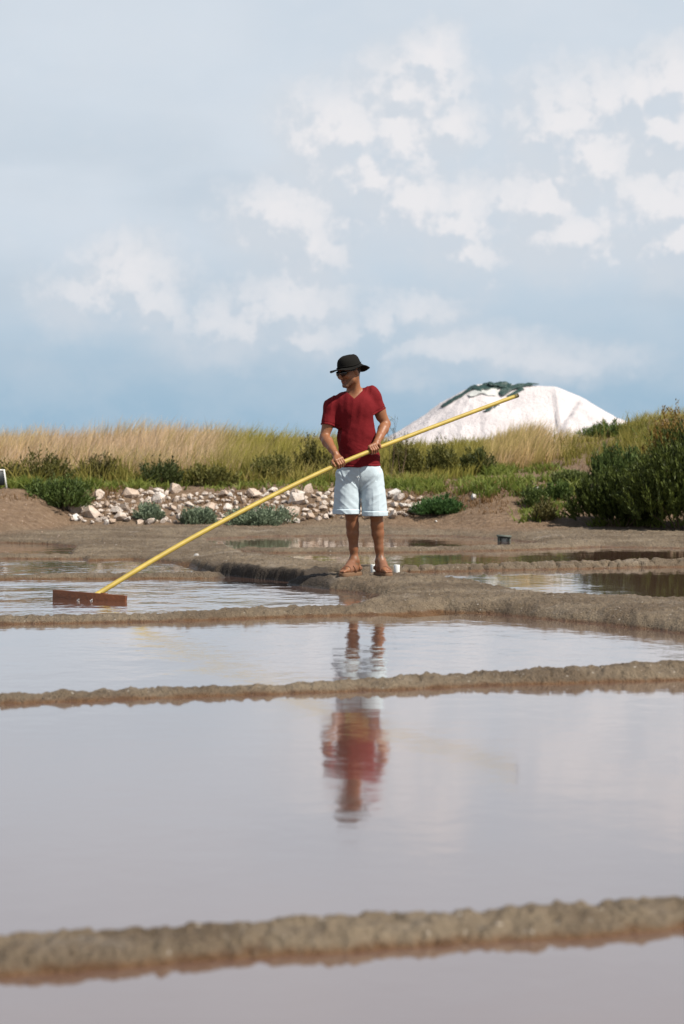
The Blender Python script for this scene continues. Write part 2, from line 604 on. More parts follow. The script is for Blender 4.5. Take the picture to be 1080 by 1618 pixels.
def terrain(x, y, detail=True):
    x = np.asarray(x, float)
    y = np.asarray(y, float)
    bed = -.07
    z = np.full(x.shape, bed)
    wob = .06 * fbm(x * 3.1, y * 3.1, 3, 3)
    for i, r in enumerate(RIDGES):
        d, (hw, h) = poly_dist(x, y, r)
        e = wob * (hw / .2) if detail else 0
        s = (d + e * .55 + (.05 * fbm(x * .75, y * .75, 2, 77) if detail else 0)) / hw
        hh = h * (1 + (.28 * fbm(x * 2.3 + i * 7, y * 2.3, 3, 20 + i) if detail else 0))
        z = np.maximum(z, np.maximum(hh * (1 - np.clip(s, 0, 3) ** 2.6), bed))
    for i, (pg, h) in enumerate(((PATH, .105), (LEFTMUD, .118))):
        s = pgon_sd(x, y, pg) + wob * .7
        hh = h * (1 + .25 * fbm(x * .9, y * .9, 2, 50 + i))
        if i == 1:
            hh = hh * (.30 + .70 * sstep(-1.75, -.9, x))
        z = np.maximum(z, np.where(s > 0, hh * (1 - np.exp(-np.clip(s, 0, 9) / (.085, .022)[i])), np.maximum(s * 1.0, bed)))
    # back bank, path and mound
    xs = x / np.maximum(y, 1) * 31.0
    d0 = np.interp(xs, BANK[:, 0] / BANK[:, 1] * 31.0, BANK[:, 1])
    ft = np.interp(xs, FOOT[:, 0], FOOT[:, 1])
    t = y - d0 + wob * 1.6
    flat = np.where(t < 0, np.maximum(t * .5, bed), .075 * (1 - np.exp(-np.clip(t, 0, 99) / .45)))
    u = np.maximum(y - ft + .5 * fbm(x * .6, y * .6, 2, 9), 0)
    slope = .19 * np.minimum(u, 2.3) + .040 * np.clip(u - 2.3, 0, 10)
    px = 540 + x / np.maximum(y, 1) * FPX
    slope = slope + .36 * sstep(760, 1040, px) * sstep(35.5, 45, y) - .14 * sstep(180, -60, px) * sstep(34, 44, y)
    slope = slope + .30 * sstep(930, 1060, px) * sstep(32, 36, y)
    slope = slope * (1 - .55 * sstep(47, 75, y))
    far = sstep(200, 600, y)
    slope = slope * (1 - far) + .25 * far
    zb = flat + slope + sstep(0, 2, u) * .10 * fbm(x * .55, y * .55, 3, 31)
    z = np.maximum(z, zb)
    if detail:
        land = sstep(-.03, .04, z)
        near = 1 - sstep(40, 70, y)
        rough = fbm(x * 9, y * 9, 3, 61, .6) * .014 + fbm(x * 30, y * 30, 2, 71, .6) * .017
        lump = np.abs(vnoise(x * 17, y * 17, 81)) * .016 + np.abs(vnoise(x * 7, y * 7, 82)) * .012
        z = z + (rough - lump + .004) * land * near
        # drying cracks across the mud ridge on the right
        k = (y > 21.3) & (y < 24.0) & (x > .4)
        if k.any():
            xx, yy = x[k], y[k]
            d, _ = poly_dist(xx, yy, RIDGES[6])
            q = xx * 6.5 + .9 * fbm(xx * 5, yy * 5, 2, 90) + .8 * fbm(xx * 1.3, yy * .3, 1, 95)
            cr = np.abs(q - np.round(q)) / 6.5
            dep = .045 * np.exp(-(cr / .012) ** 2) * (d < .40) * (vnoise(np.round(q) * 1.7, 0 * q, 4) > -.36)
            z[k] -= dep * sstep(.0, .03, z[k])
        # a few cracks in the right part of the second ridge
        k = (y > 11) & (y < 13.5)
        if k.any():
            xx, yy = x[k], y[k]
            q = xx * 5.0 + 1.3 * fbm(xx * 4, yy * 4, 2, 97) + .5 * yy
            cr = np.abs(q - np.round(q)) / 5.0
            z[k] -= .022 * np.exp(-(cr / .010) ** 2) * sstep(.02, .05, z[k]) * (vnoise(np.round(q) * 1.3, 0 * q, 6) > -.1)
    return z


_tz = {}


def tz(x, y):
    return float(terrain(np.array([x]), np.array([y]), False)[0])


def hit(px, py, d0=26.0, d1=70.0):
    """where the sight line through a pixel meets the ground (used once, to place things in the world)"""
    d = np.linspace(d0, d1, 900)
    x = (px - 540) / FPX * d
    z = HC - (py - YH) / FPX * d
    g = terrain(x, d, False)
    k = np.nonzero(z <= g)[0]
    i = k[0] if len(k) else len(d) - 1
    return x[i], d[i], g[i]


def hits(px, py, d0=26.0, d1=60.0, n=350):
    d = np.linspace(d0, d1, n)[None, :]
    x = (px[:, None] - 540) / FPX * d
    z = HC - (py[:, None] - YH) / FPX * d
    dd = np.broadcast_to(d, x.shape)
    g = terrain(x.ravel(), dd.ravel(), False).reshape(x.shape)
    k = np.argmax(z <= g, axis=1)
    r = np.nonzero(k > 0)[0]
    k = k[r]
    return x[r, k], dd[r, k], g[r, k]


def build_ground():
    pys = np.arange(2150, 868, -1.9)
    pys = pys[pys > 1290]
    rows = np.concatenate([[-30, -12, -4, 0, 1.5, 2.5], 4835.0 / (pys - 690), np.arange(8.08, 15, .03), np.arange(15, 27.2, .036), np.arange(27.25, 37, .05), np.arange(37, 60, .13),
                           60 * 1.12 ** np.arange(0, 42)])
    cu = np.linspace(-.165, .165, 520)
    ext = np.array([.185, .21, .25, .3, .4, .55, .8, 1.2, 2.0])
    cu = np.concatenate([-ext[::-1], cu, ext])
    Y = np.repeat(rows[:, None], len(cu), 1)
    wdt = np.maximum(rows, 0) + 3.0
    X = cu[None, :] * wdt[:, None]
    # keep the middle of the fan on the sight lines, spread the edges wide
    X = np.where(np.abs(cu)[None, :] > .18, X + np.sign(cu)[None, :] * 0, X)
    Z = terrain(X.ravel(), Y.ravel(), True)
    V = np.stack([X.ravel(), Y.ravel(), Z], 1)
    nr, nc = len(rows), len(cu)
    i = np.arange(nr - 1)[:, None] * nc + np.arange(nc - 1)[None, :]
    i = i.ravel()
    F = np.stack([i, i + 1, i + 1 + nc, i + nc], 1)
    xs = X.ravel() / np.maximum(Y.ravel(), 1) * 32.5
    ft = np.interp(xs, FOOT[:, 0], FOOT[:, 1])
    soil = sstep(-1.3, .4, Y.ravel() - ft + 1.2 * fbm(X.ravel() * .9, Y.ravel() * .9, 3, 41))
    gx, gy = X.ravel(), Y.ravel()
    bank_shade = np.zeros(len(gx))  # mask for shade painted into the colour along the cut edge of LEFTMUD
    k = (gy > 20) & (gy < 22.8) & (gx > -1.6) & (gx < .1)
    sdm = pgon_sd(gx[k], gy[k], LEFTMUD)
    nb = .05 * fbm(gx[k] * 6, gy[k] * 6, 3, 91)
    bank_shade[k] = sstep(.10, .045, sdm + nb) * sstep(-1.2, -1.08, gx[k] + nb) * sstep(-.02, -.16, gx[k] + nb)
    o = mesh_np('ground', V, F, M_GROUND, smooth=True, attrs={'soil': soil, 'bank_shade': bank_shade})
    tag(o, 'grey brown salt marsh ground with mud ridges between the ponds', kind='structure')


build_ground()


def water_sheet(pts, mat):
    v = np.array([(x, y, 0.0) for x, y in pts])
    o = mesh_np('pond_water', v, np.array([list(range(len(v)))]), mat)
    return tag(o, kind='structure')


M_W_NEAR = water_mat('still_pond_water', .0010, 6.5, .06, (1, .8, 1))
M_W_MID = water_mat('pond_water_light_ripple', .0026, 6.5, .06, (1, .8, 1))
M_W_RAKE = water_mat('raked_pond_water', .0085, 5.5, .06, (1, .75, 1))
M_W_BACK = water_mat('back_pond_water', .0055, 6.0, .06, (1, .6, 1))
M_W_CALM = water_mat('calm_back_pond_water', .0020, 6.0, .05, (1, .6, 1))


def rline(i):
    return [(a[0], a[1]) for a in RIDGES[i]]


def wide(l, r):
    return l, r


r1, r2, r3, r4 = rline(0), rline(1), rline(2), rline(3)
water_sheet([(-8, -8), (8, -8)] + r1[::-1], M_W_NEAR)
water_sheet(r1 + r2[::-1], M_W_NEAR)
path_mid = [(W(640, 965, .05)), W(800, 955, .05), W(1000, 975, .05), W(1300, 990, .05), (r2[-1][0] + 2.0, 15.5)]
water_sheet(r2 + path_mid[::-1] + r3[::-1][1:], M_W_MID)
water_sheet([(-7, r3[0][1])] + r3[:-1] + [W(600, 955, .05), W(560, 915, .05), W(400, 906, .02), W(330, 912, .0)] + r4[::-1][1:] + [(-7, r4[0][1])], M_W_RAKE)
r5 = rline(4)
water_sheet([(-9, r4[0][1])] + r4 + [W(330, 900, .05), W(240, 880, .0), (W(150, 880))] + r5[::-1] + [(-9, r5[0][1])], M_W_BACK)
r6, r7 = rline(5), rline(6)
water_sheet([(-11, r5[0][1])] + r5 + [W(150, 860), W(120, 850), W(-500, 850)], M_W_BACK)
# back centre pond, pond behind the man, pond at the right edge
water_sheet([W(320, 870, .02), W(390, 871)] + r6 + [W(920, 856), W(800, 846), W(600, 840), W(420, 842), W(320, 846)], M_W_CALM)
water_sheet([W(380, 874), W(460, 897, .04), W(560, 901, .03), W(640, 903, .03)] + r7 + [(r7[-1][0], 29), W(920, 860)] + r6[::-1] + [W(385, 871)], M_W_CALM)
water_sheet([W(642, 907, .0)] + [W(700, 925, .05), W(800, 945, .05), W(900, 960, .05), W(1080, 960, .05), W(1700, 975, .05), (r7[-1][0], 20.5)] + r7[::-1], M_W_CALM)

# ------------------------------------------------------------------ plants


def blades(pos, h, lean, width, cols_base, cols_tip, seg=3, bend=.35):
    """strips: pos (n,3), h (n,), lean (n,2) horizontal tip offset as a share of height"""
    n = len(pos)
    ts = np.linspace(0, 1, seg + 1)
    a = RS.uniform(0, 2 * np.pi, n)
    side = np.stack([np.cos(a), np.sin(a) * .4, np.zeros(n)], 1)
    side /= np.linalg.norm(side, axis=1)[:, None]
    V = np.zeros((n, seg * 2 + 1, 3))
    C = np.zeros((n, seg * 2 + 1, 3))
    for i, t in enumerate(ts):
        c = pos.copy()
        c[:, :2] += lean * (h * (t ** 1.7))[:, None]
        c[:, 2] += h * (t - bend * .35 * t * t * np.linalg.norm(lean, axis=1))
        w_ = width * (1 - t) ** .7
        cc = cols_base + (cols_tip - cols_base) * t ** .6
        if i < seg:
            V[:, 2 * i] = c - side * w_[:, None] / 2
            V[:, 2 * i + 1] = c + side * w_[:, None] / 2
            C[:, 2 * i] = C[:, 2 * i + 1] = cc
        else:
            V[:, 2 * seg] = c
            C[:, 2 * seg] = cc
    base = (np.arange(n) * (2 * seg + 1))[:, None]
    Q = []
    for i in range(seg - 1):
        Q.append(base + np.array([[2 * i, 2 * i + 1, 2 * i + 3, 2 * i + 2]]))
    T = base + np.array([[2 * seg - 2, 2 * seg - 1, 2 * seg]])
    return V.reshape(-1, 3), [np.concatenate(Q) if Q else np.zeros((0, 4), int), T], C.reshape(-1, 3)


def leaves_on_sprigs(base, tip, nl, ll, lw, c1, c2, t0=.2, spread=.6, curve=.0):
    """narrow diamond leaves along sprigs base->tip; returns verts, faces, colours"""
    n = len(base)
    t = RS.uniform(t0, 1.0, (n, nl))
    d = tip - base
    L = np.linalg.norm(d, axis=1)[:, None] + 1e-9
    u = d / L
    p = base[:, None] + d[:, None] * t[..., None]
    p[..., 2] += (curve * L) * t * (1 - t)
    rnd = RS.normal(0, 1, (n, nl, 3))
    rnd /= np.linalg.norm(rnd, axis=2)[..., None]
    dirv = u[:, None] * (1 - spread * .5) + rnd * spread + np.array([0, 0, .15])
    dirv /= np.linalg.norm(dirv, axis=2)[..., None]
    sd_ = np.cross(dirv, RS.normal(0, 1, (n, nl, 3)))
    sd_ /= np.linalg.norm(sd_, axis=2)[..., None] + 1e-9
    l_ = ll * RS.uniform(.6, 1.3, (n, nl, 1))
    w_ = lw * RS.uniform(.7, 1.3, (n, nl, 1))
    V = np.stack([p, p + dirv * l_ * .5 - sd_ * w_ * .5, p + dirv * l_, p + dirv * l_ * .5 + sd_ * w_ * .5], 2).reshape(-1, 3)
    m = n * nl
    F = np.arange(m)[:, None] * 4 + np.arange(4)[None]
    k = RS.uniform(0, 1, (n, 1, 1)) * .6 + RS.uniform(0, 1, (n, nl, 1)) * .4
    c = np.asarray(c1)[None, None] * (1 - k) + np.asarray(c2)[None, None] * k
    C = np.repeat(c.reshape(-1, 3), 4, axis=0)
    return V, F, C


def shrub(name, label, cat, pos, w, h, depth=None, n=220, nl=22, ll=.05, lw=.016, c1=(.03, .05, .015), c2=(.09, .11, .03),
          upright=.5, group=None, stems=10, spread=.6, lobes=5, lean=(0, 0), lift=0.0):
    depth = depth or w
    root = empty(name, pos)
    tag(root, label, cat, group)
    # uneven crown: several lobes of different height
    lob = [(RS.uniform(-.36, .36) * w, RS.uniform(-.36, .36) * depth, h * RS.uniform(.6, 1.0), RS.uniform(.26, .42)) for _ in range(lobes)]
    if lift:        # lower outer lobes, so the outline steps down to the sides
        lob = [(a_, b_, hh * (1.05 - 1.0 * abs(a_) / w), r_) for a_, b_, hh, r_ in lob]
    lob[0] = (RS.uniform(-.1, .1) * w, 0, h, .42)
    sel = RS.randint(0, lobes, n)
    lx = np.array([l[0] for l in lob])[sel]
    ly = np.array([l[1] for l in lob])[sel]
    lh = np.array([l[2] for l in lob])[sel]
    lr = np.array([l[3] for l in lob])[sel]
    a = RS.uniform(0, 2 * np.pi, n)
    q = np.sqrt(RS.uniform(0, 1, n))
    ex, ey = np.cos(a) * q, np.sin(a) * q
    tipx = lx + ex * lr * w + lean[0] * h
    tipy = ly + ey * lr * depth + lean[1] * h
    tipz = lh * (np.sqrt(np.clip(1 - q ** 2, 0, 1)) * (.85 - lift) + .15 + lift) * RS.uniform(.72, 1.08, n)
    tip = np.stack([tipx, tipy, tipz], 1)
    base = np.stack([lx * .9 + ex * lr * w * (.25 + .65 * upright), ly * .9 + ey * lr * depth * (.25 + .65 * upright), tipz * RS.uniform(lift, .45 + lift * .7, n) - .02], 1)
    V, F, C = leaves_on_sprigs(base, tip, nl, ll, lw, c1, c2, .05, spread, .12)
    mesh_np('foliage', V, F, M_LEAF, root, C)
    mb = MB()
    for i in range(stems):
        j = RS.randint(0, n)
        s0 = np.array([lx[j] * .5, ly[j] * .5, -.06])
        mb.tube([s0, (s0 + tip[j]) * .5 + np.array([0, 0, .04 * h]), tip[j] * .95], [.010, .007, .003], 5)
    mb.build('stem', M_STEM, root)
    return root


def ppm(d):
    return FPX / d


G_DARK1, G_DARK2 = (.022, .034, .010), (.085, .105, .028)
OLIVE1, OLIVE2 = (.045, .055, .014), (.19, .175, .045)
SILV1, SILV2 = (.10, .135, .085), (.27, .33, .22)

SHRUBS = [
    # name, label, px, py base, w px, h px, kwargs
    ('dark_bush', 'dark olive bush at the far left between the sign and the low green shrub', 52, 764, 104, 56, dict(c1=G_DARK1, c2=OLIVE2, n=260)),
    ('low_shrub', 'low dark green shrub spreading over the mud slope left of the stones', 92, 799, 108, 50, dict(c1=(.03, .05, .012), c2=(.12, .17, .04), n=420, ll=.06, lobes=7, depth=1.0)),
    ('dark_bush', 'brownish green bush in front of the pink dry grass on the left', 170, 760, 84, 46, dict(c1=(.05, .045, .018), c2=(.13, .12, .04), n=220)),
    ('dark_bush', 'darkest green bush above the left part of the stones', 240, 767, 86, 46, dict(c1=G_DARK1, c2=G_DARK2, n=260)),
    ('olive_bush', 'low olive bush fading into golden grass above the stones', 318, 767, 100, 36, dict(c1=OLIVE1, c2=OLIVE2, n=220)),
    ('dark_bush', 'tall dark olive bush right behind the man at his right elbow', 494, 752, 66, 64, dict(c1=(.03, .035, .01), c2=(.14, .125, .03), n=320, upright=.8)),
    ('olive_bush', 'yellowish green bush left of the tall one behind the man', 432, 758, 74, 44, dict(c1=OLIVE1, c2=(.22, .21, .06), n=260, upright=.8)),
    ('olive_bush', 'olive bush showing just right of the red shirt', 636, 752, 58, 56, dict(c1=OLIVE1, c2=(.19, .17, .04), n=260, upright=.8)),
    ('olive_bush', 'middle olive bush below the left foot of the salt heap', 694, 752, 66, 58, dict(c1=OLIVE1, c2=(.17, .16, .04), n=300, upright=.8)),
    ('dark_bush', 'dark green bush beside the golden grass below the salt heap', 752, 750, 62, 46, dict(c1=G_DARK1, c2=(.13, .14, .035), n=280, upright=.7)),
    ('green_cushion', 'deep green cushion plant alone on the mud right of the stones', 697, 811, 78, 30, dict(c1=(.03, .075, .02), c2=(.09, .17, .05), n=420, ll=.045, lw=.014, lobes=6)),
    ('sea_purslane', 'small grey green shrub on the left among the stones', 232, 821, 56, 28, dict(c1=SILV1, c2=SILV2, n=260, ll=.035)),
    ('sea_purslane', 'grey green shrub on the stones left of the yellow pole', 310, 827, 52, 28, dict(c1=SILV1, c2=SILV2, n=240, ll=.035)),
    ('sea_purslane', 'widest grey green shrub at the foot of the stones under the pole', 408, 829, 92, 34, dict(c1=SILV1, c2=SILV2, n=420, ll=.035, lobes=7)),
    ('weed_clump', 'green weed clump on the brown slope below the dirt path', 842, 800, 44, 38, dict(c1=(.04, .07, .02), c2=(.15, .19, .05), n=130, ll=.05)),
    ('weed_clump', 'spindly weed with dry stalks at the foot of the right slope', 858, 822, 40, 34, dict(c1=(.06, .06, .02), c2=(.2, .17, .06), n=90, ll=.05)),
    ('weed_clump', 'bright green weed clump between two white stones by the path', 885, 790, 46, 36, dict(c1=(.04, .07, .02), c2=(.14, .2, .05), n=130, ll=.05)),
    ('tall_shrub', 'large dark shrub with bright green tips at the right edge', 1100, 836, 200, 168, dict(lift=.28, c1=(.012, .020, .005), c2=(.125, .155, .03), n=1500, nl=38, ll=.07, lw=.017, upright=.72, lobes=13, stems=24, depth=1.3, spread=.5)),
    ('tall_shrub', 'dark shrub leaning over the mud left of the largest one', 972, 832, 134, 88, dict(lift=.28, c1=(.012, .020, .005), c2=(.11, .14, .028), n=1100, nl=36, ll=.065, lw=.017, upright=.7, lobes=10, stems=16, depth=1.0, spread=.45)),
    ('tall_shrub', 'shrub behind the largest one cut off by the right edge', 1215, 838, 200, 160, dict(c1=(.02, .035, .01), c2=(.11, .15, .035), n=600, nl=30, ll=.075, lw=.018, upright=.75, lobes=8, stems=16, depth=1.3, spread=.45)),
    ('rusty_shrub', 'yellow orange shrub on top of the right bank', 1068, 738, 86, 96, dict(c1=(.12, .075, .02), c2=(.30, .20, .045), n=340, nl=26, ll=.06, lw=.015, upright=.85)),
    ('green_bush', 'green bush on the crest between salt heap and right shrubs', 965, 690, 84, 26, dict(c1=(.05, .08, .02), c2=(.16, .22, .06), n=220, ll=.07, upright=.8)),
    ('green_bush', 'green tussock beside the dirt path right of the golden grass', 905, 766, 64, 22, dict(c1=(.04, .06, .016), c2=(.15, .18, .05), n=300, ll=.06, upright=.8)),
    ('green_bush', 'upright green clump above the dark leaning shrub', 985, 765, 90, 66, dict(c1=(.03, .05, .014), c2=(.13, .18, .045), n=360, ll=.075, upright=.85, spread=.4)),
]
for nm, lab, px, py, wp, hp, kw in SHRUBS:
    x, y, z = hit(px, py)
    s = y / FPX
    shrub(nm, lab, 'shrub', (x, y, z - .02), wp * s, hp * s * 1.06, **kw)


def scatter_px(n, x0, x1, y0, y1, d0=26., d1=60.):
    px = RS.uniform(x0, x1, n)
    py = RS.uniform(y0, y1, n)
    return hits(px, py, d0, d1)


def grass_field():
    Vs, F4, F3, Cs, off = [], [], [], [], 0

    def put(res):
        nonlocal off
        V, (Q, T), C = res
        Vs.append(V)
        Cs.append(C)
        F4.append(Q + off)
        F3.append(T + off)
        off += len(V)
    # tall dry grass over the mound
    n = 78000
    d = 37.2 + 15 * RS.uniform(0, 1, n) ** 1.25
    px = RS.uniform(-330, 1330, n)
    x = (px - 540) / FPX * d
    tuft = fbm(x * 1.1, d * 1.1, 3, 5)
    green = np.clip(sstep(300, 420, px) - sstep(730, 790, px) * .75 + sstep(850, 930, px) * .75, 0, 1) * .9 + tuft * .9 + .1 * RS.normal(0, 1, n)
    keep = RS.uniform(0, 1, n) < np.clip(.75 + tuft * 1.2, .15, 1)
    # leave the dirt path and right slope thinner
    path_d = np.interp(px, [600, 690, 760, 830, 900, 1000], [35.5, 36.2, 37.0, 38.2, 40.0, 42])
    keep &= ~((px > 600) & (d < path_d + 1.1))
    keep &= ~((px > 850) & (RS.uniform(0, 1, n) < .55))
    d, px, x, green, tuft = d[keep], px[keep], x[keep], green[keep], tuft[keep]
    n = len(d)
    z = terrain(x, d, False)
    hmul = np.interp(px, [-300, 0, 250, 420, 520, 620, 700, 770, 830, 880, 930, 1000, 1300], [.9, .95, 1.0, .85, .75, .42, .40, .62, 1.0, .7, .45, .45, .5])
    h = (.52 + .35 * tuft + .12 * RS.normal(0, 1, n)).clip(.16, .85) * hmul
    h *= 1 - .35 * sstep(40.5, 37, d)
    lean = np.stack([.28 + .22 * RS.normal(0, 1, n), .18 * RS.normal(0, 1, n)], 1)
    g = np.clip(green, 0, 1)[:, None]
    j = RS.uniform(.75, 1.25, (n, 1))
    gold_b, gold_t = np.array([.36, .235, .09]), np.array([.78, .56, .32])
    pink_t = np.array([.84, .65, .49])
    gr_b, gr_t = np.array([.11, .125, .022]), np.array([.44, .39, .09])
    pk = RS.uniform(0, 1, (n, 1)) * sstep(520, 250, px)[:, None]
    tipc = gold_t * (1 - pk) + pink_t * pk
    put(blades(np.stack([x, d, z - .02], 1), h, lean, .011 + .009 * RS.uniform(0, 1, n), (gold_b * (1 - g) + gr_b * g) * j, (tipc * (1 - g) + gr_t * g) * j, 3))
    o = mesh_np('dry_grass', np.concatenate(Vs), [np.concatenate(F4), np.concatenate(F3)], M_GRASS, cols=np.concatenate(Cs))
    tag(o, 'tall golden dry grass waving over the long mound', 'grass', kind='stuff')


grass_field()


def cover(name, label, specs, c1, c2, h, w, lean=.6, seg=2, per=7):
    P, H, = [], []
    for (n, x0, x1, y0, y1) in specs:
        x, y, z = scatter_px(n, x0, x1, y0, y1)
        k = (fbm(x * 1.6, y * 1.6, 3, 77) + .25 * RS.normal(0, 1, len(x))) > -.12
        P.append(np.stack([x, y, z], 1)[k])
    P = np.concatenate(P)
    P = np.repeat(P, per, 0)
    P[:, :2] += RS.normal(0, .055, (len(P), 2))
    P[:, 2] = terrain(P[:, 0], P[:, 1], False) - .01
    n = len(P)
    hh = h * RS.uniform(.5, 1.35, n) * (1 + 1.1 * fbm(P[:, 0] * 2.1, P[:, 1] * 2.1, 2, 13)).clip(.35, 2)
    k = RS.uniform(0, 1, (n, 1)) * .5 + (fbm(P[:, 0] * 1.3, P[:, 1] * 1.3, 2, 19)[:, None] + .5).clip(0, 1) * .5
    cb = np.array(c1) * (1 - k) + np.array(c2) * k
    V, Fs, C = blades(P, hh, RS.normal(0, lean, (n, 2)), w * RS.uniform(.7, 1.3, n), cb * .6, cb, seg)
    o = mesh_np(name, V, Fs, M_GRASS, cols=C)
    tag(o, label, 'plants', kind='stuff')


cover('ground_cover', 'bright green low plants along the top of the stone bank',
      [(900, -150, 530, 755, 776), (320, 598, 700, 748, 780), (300, 700, 900, 738, 752), (330, 720, 920, 757, 786), (160, -150, 60, 765, 784), (240, 880, 1080, 668, 700), (90, 820, 900, 780, 825), (30, 940, 1080, 826, 834)],
      (.105, .16, .028), (.29, .32, .07), .115, .030)
cover('dry_weeds', 'rusty brown dry weeds between the stones and on the slope',
      [(330, 120, 660, 772, 820), (220, 640, 900, 760, 812), (150, 780, 1040, 690, 750), (60, -100, 110, 775, 792)],
      (.20, .10, .04), (.36, .23, .11), .085, .012, .5)
cover('low_grass', 'yellowish short grass behind the bushes on the mound',
      [(1000, 330, 620, 700, 758), (700, 610, 760, 705, 752), (520, 860, 1100, 672, 742), (900, -150, 345, 728, 768), (260, 345, 520, 738, 768)],
      (.17, .175, .035), (.42, .35, .09), .27, .018, .35, 3)


def tall_weed(px, py, hp, label, n=26, colr=((.10, .13, .05), (.2, .2, .08)), dd=None):
    x, y, z = hit(px, py) if dd is None else ((px - 540) / FPX * dd, dd, tz((px - 540) / FPX * dd, dd))
    h = hp * y / FPX
    root = empty('tall_weed', (x, y, z - .02))
    tag(root, label, 'weed', 'tall weeds on the mound')
    mb = MB()
    tips, bases = [], []
    for i in range(4):
        tip = np.array([RS.uniform(-.16, .16), RS.uniform(-.1, .1), h * RS.uniform(.7, 1.0)])
        mb.tube([np.zeros(3), tip * .5 + np.array([.02, 0, 0]), tip], [.006, .004, .002], 5)
        for k in range(n // 4):
            t = RS.uniform(.45, 1)
            p = tip * t
            q = p + np.array([RS.uniform(-.13, .13), RS.uniform(-.08, .08), RS.uniform(.03, .12)])
            mb.tube([p, q], [.002, .0015], 3)
            bases.append(p)
            tips.append(q)
    mb.build('stem', M_STEM, root)
    V, F, C = leaves_on_sprigs(np.array(bases), np.array(tips), 5, .025, .008, colr[0], colr[1], .3)
    mesh_np('foliage', V, F, M_LEAF, root, C)


tall_weed(430, 700, 48, 'thin airy weed standing above the grass left of the man', dd=44)
tall_weed(274, 700, 26, 'short dark weed poking out of the pink grass', dd=45)
tall_weed(617, 745, 112, 'tall wispy weed rising beside the red sleeve against the sky', dd=37.6)
tall_weed(633, 740, 80, 'wispy weed in front of the left foot of the salt heap', dd=38)
tall_weed(1052, 720, 74, 'bare dark stalk beside the orange shrub on the right crest', colr=((.1, .06, .03), (.2, .12, .05)), dd=38)

# ------------------------------------------------------------------ stones


def rock_mesh(seed, cuts=9, sub=2, boxy=0.0):
    """angular stone: convex hull of a few points on a squashed ball"""
    import bmesh
    rs = np.random.RandomState(seed)
    bm = bmesh.new()
    if boxy:
        pts = np.array([[x, y, z] for x in (-1, 1) for y in (-1, 1) for z in (-1, 1)], float) * np.array([.8, .66, .6])
        pts = np.concatenate([pts * (1 + rs.normal(0, .05, (8, 3))), pts * .93 + np.array([.1, 0, 0]) * np.sign(pts)])
    else:
        n_ = 13 + seed % 6
        pts = rs.normal(0, 1, (n_, 3))
        pts /= np.linalg.norm(pts, axis=1)[:, None]
        pts *= rs.uniform(.8, 1.1, (n_, 1)) * np.array([1.0, rs.uniform(.6, .95), rs.uniform(.5, .85)])
    for p in pts:
        bm.verts.new(p)
    r_ = bmesh.ops.convex_hull(bm, input=list(bm.verts))
    bmesh.ops.delete(bm, geom=[g for g in r_['geom_interior'] if isinstance(g, bmesh.types.BMVert)], context='VERTS')
    for v_ in [v_ for v_ in bm.verts if not v_.link_faces]:
        bm.verts.remove(v_)
    bmesh.ops.recalc_face_normals(bm, faces=bm.faces)
    me = bpy.data.meshes.new('stone')
    bm.to_mesh(me)
    bm.free()
    return me


def stone_mat(name, c1, c2, c3):
    m, b, bs = new_mat(name)
    oi = b.n('ShaderNodeObjectInfo')
    tc = b.n('ShaderNodeTexCoord')
    vec = b.vmath('ADD', tc.outputs['Object'], b.xyz(oi.outputs['Random'], b.math('MULTIPLY', oi.outputs['Random'], 31.7), 0.0))
    n = b.noise(vec, 2.2, 5, .65)
    c = b.mix(oi.outputs['Random'], c1, c2)
    c = b.mix(b.mr(n, .42, .72, 0, .75), c, c3)
    b.set(bs, 'Base Color', c)
    bs.inputs['Roughness'].default_value = .9
    bs.inputs['Specular IOR Level'].default_value = .2
    bn = b.n('ShaderNodeBump')
    bn.inputs['Distance'].default_value = .02
    b.set(bn, 'Height', b.noise(vec, 6, 4, .6))
    b.set(bs, 'Normal', bn.outputs[0])
    return m


M_STONE = stone_mat('limestone', (.44, .34, .27), (.64, .59, .55), (.33, .23, .15))
M_STONE_W = stone_mat('white_stone', (.58, .56, .54), (.64, .62, .60), (.40, .35, .30))
ROCKS = []
for i in range(14):
    me = rock_mesh(100 + i, 7 + i % 5, 2)
    me.materials.append(M_STONE)
    ROCKS.append(me)

rub = empty('stone_bank', (at(380, 800, 33.6)[0], 33.6, .2))
tag(rub, 'sloping bank of loose pale stones and rubble below the bushes', 'rubble bank')


def add_stone(px, py, wp, me, parent=None, name='stone', sink=.3, asp=(1, 1, 1), rz=None):
    x, y, z = hit(px, py)
    r = wp * y / FPX * .5
    o = bpy.data.objects.new(name, me)
    col.objects.link(o)
    o.scale = (r * asp[0], r * asp[1], r * asp[2])
    o.rotation_euler = (random.uniform(-.5, .5), random.uniform(-.4, .4), random.uniform(0, 6.28) if rz is None else rz)
    p = Vector((x, y, z + r * .55 * asp[2] - r * sink))
    if parent:
        o.parent = parent
        o.location = p - parent.location
    else:
        o.location = p
    return o


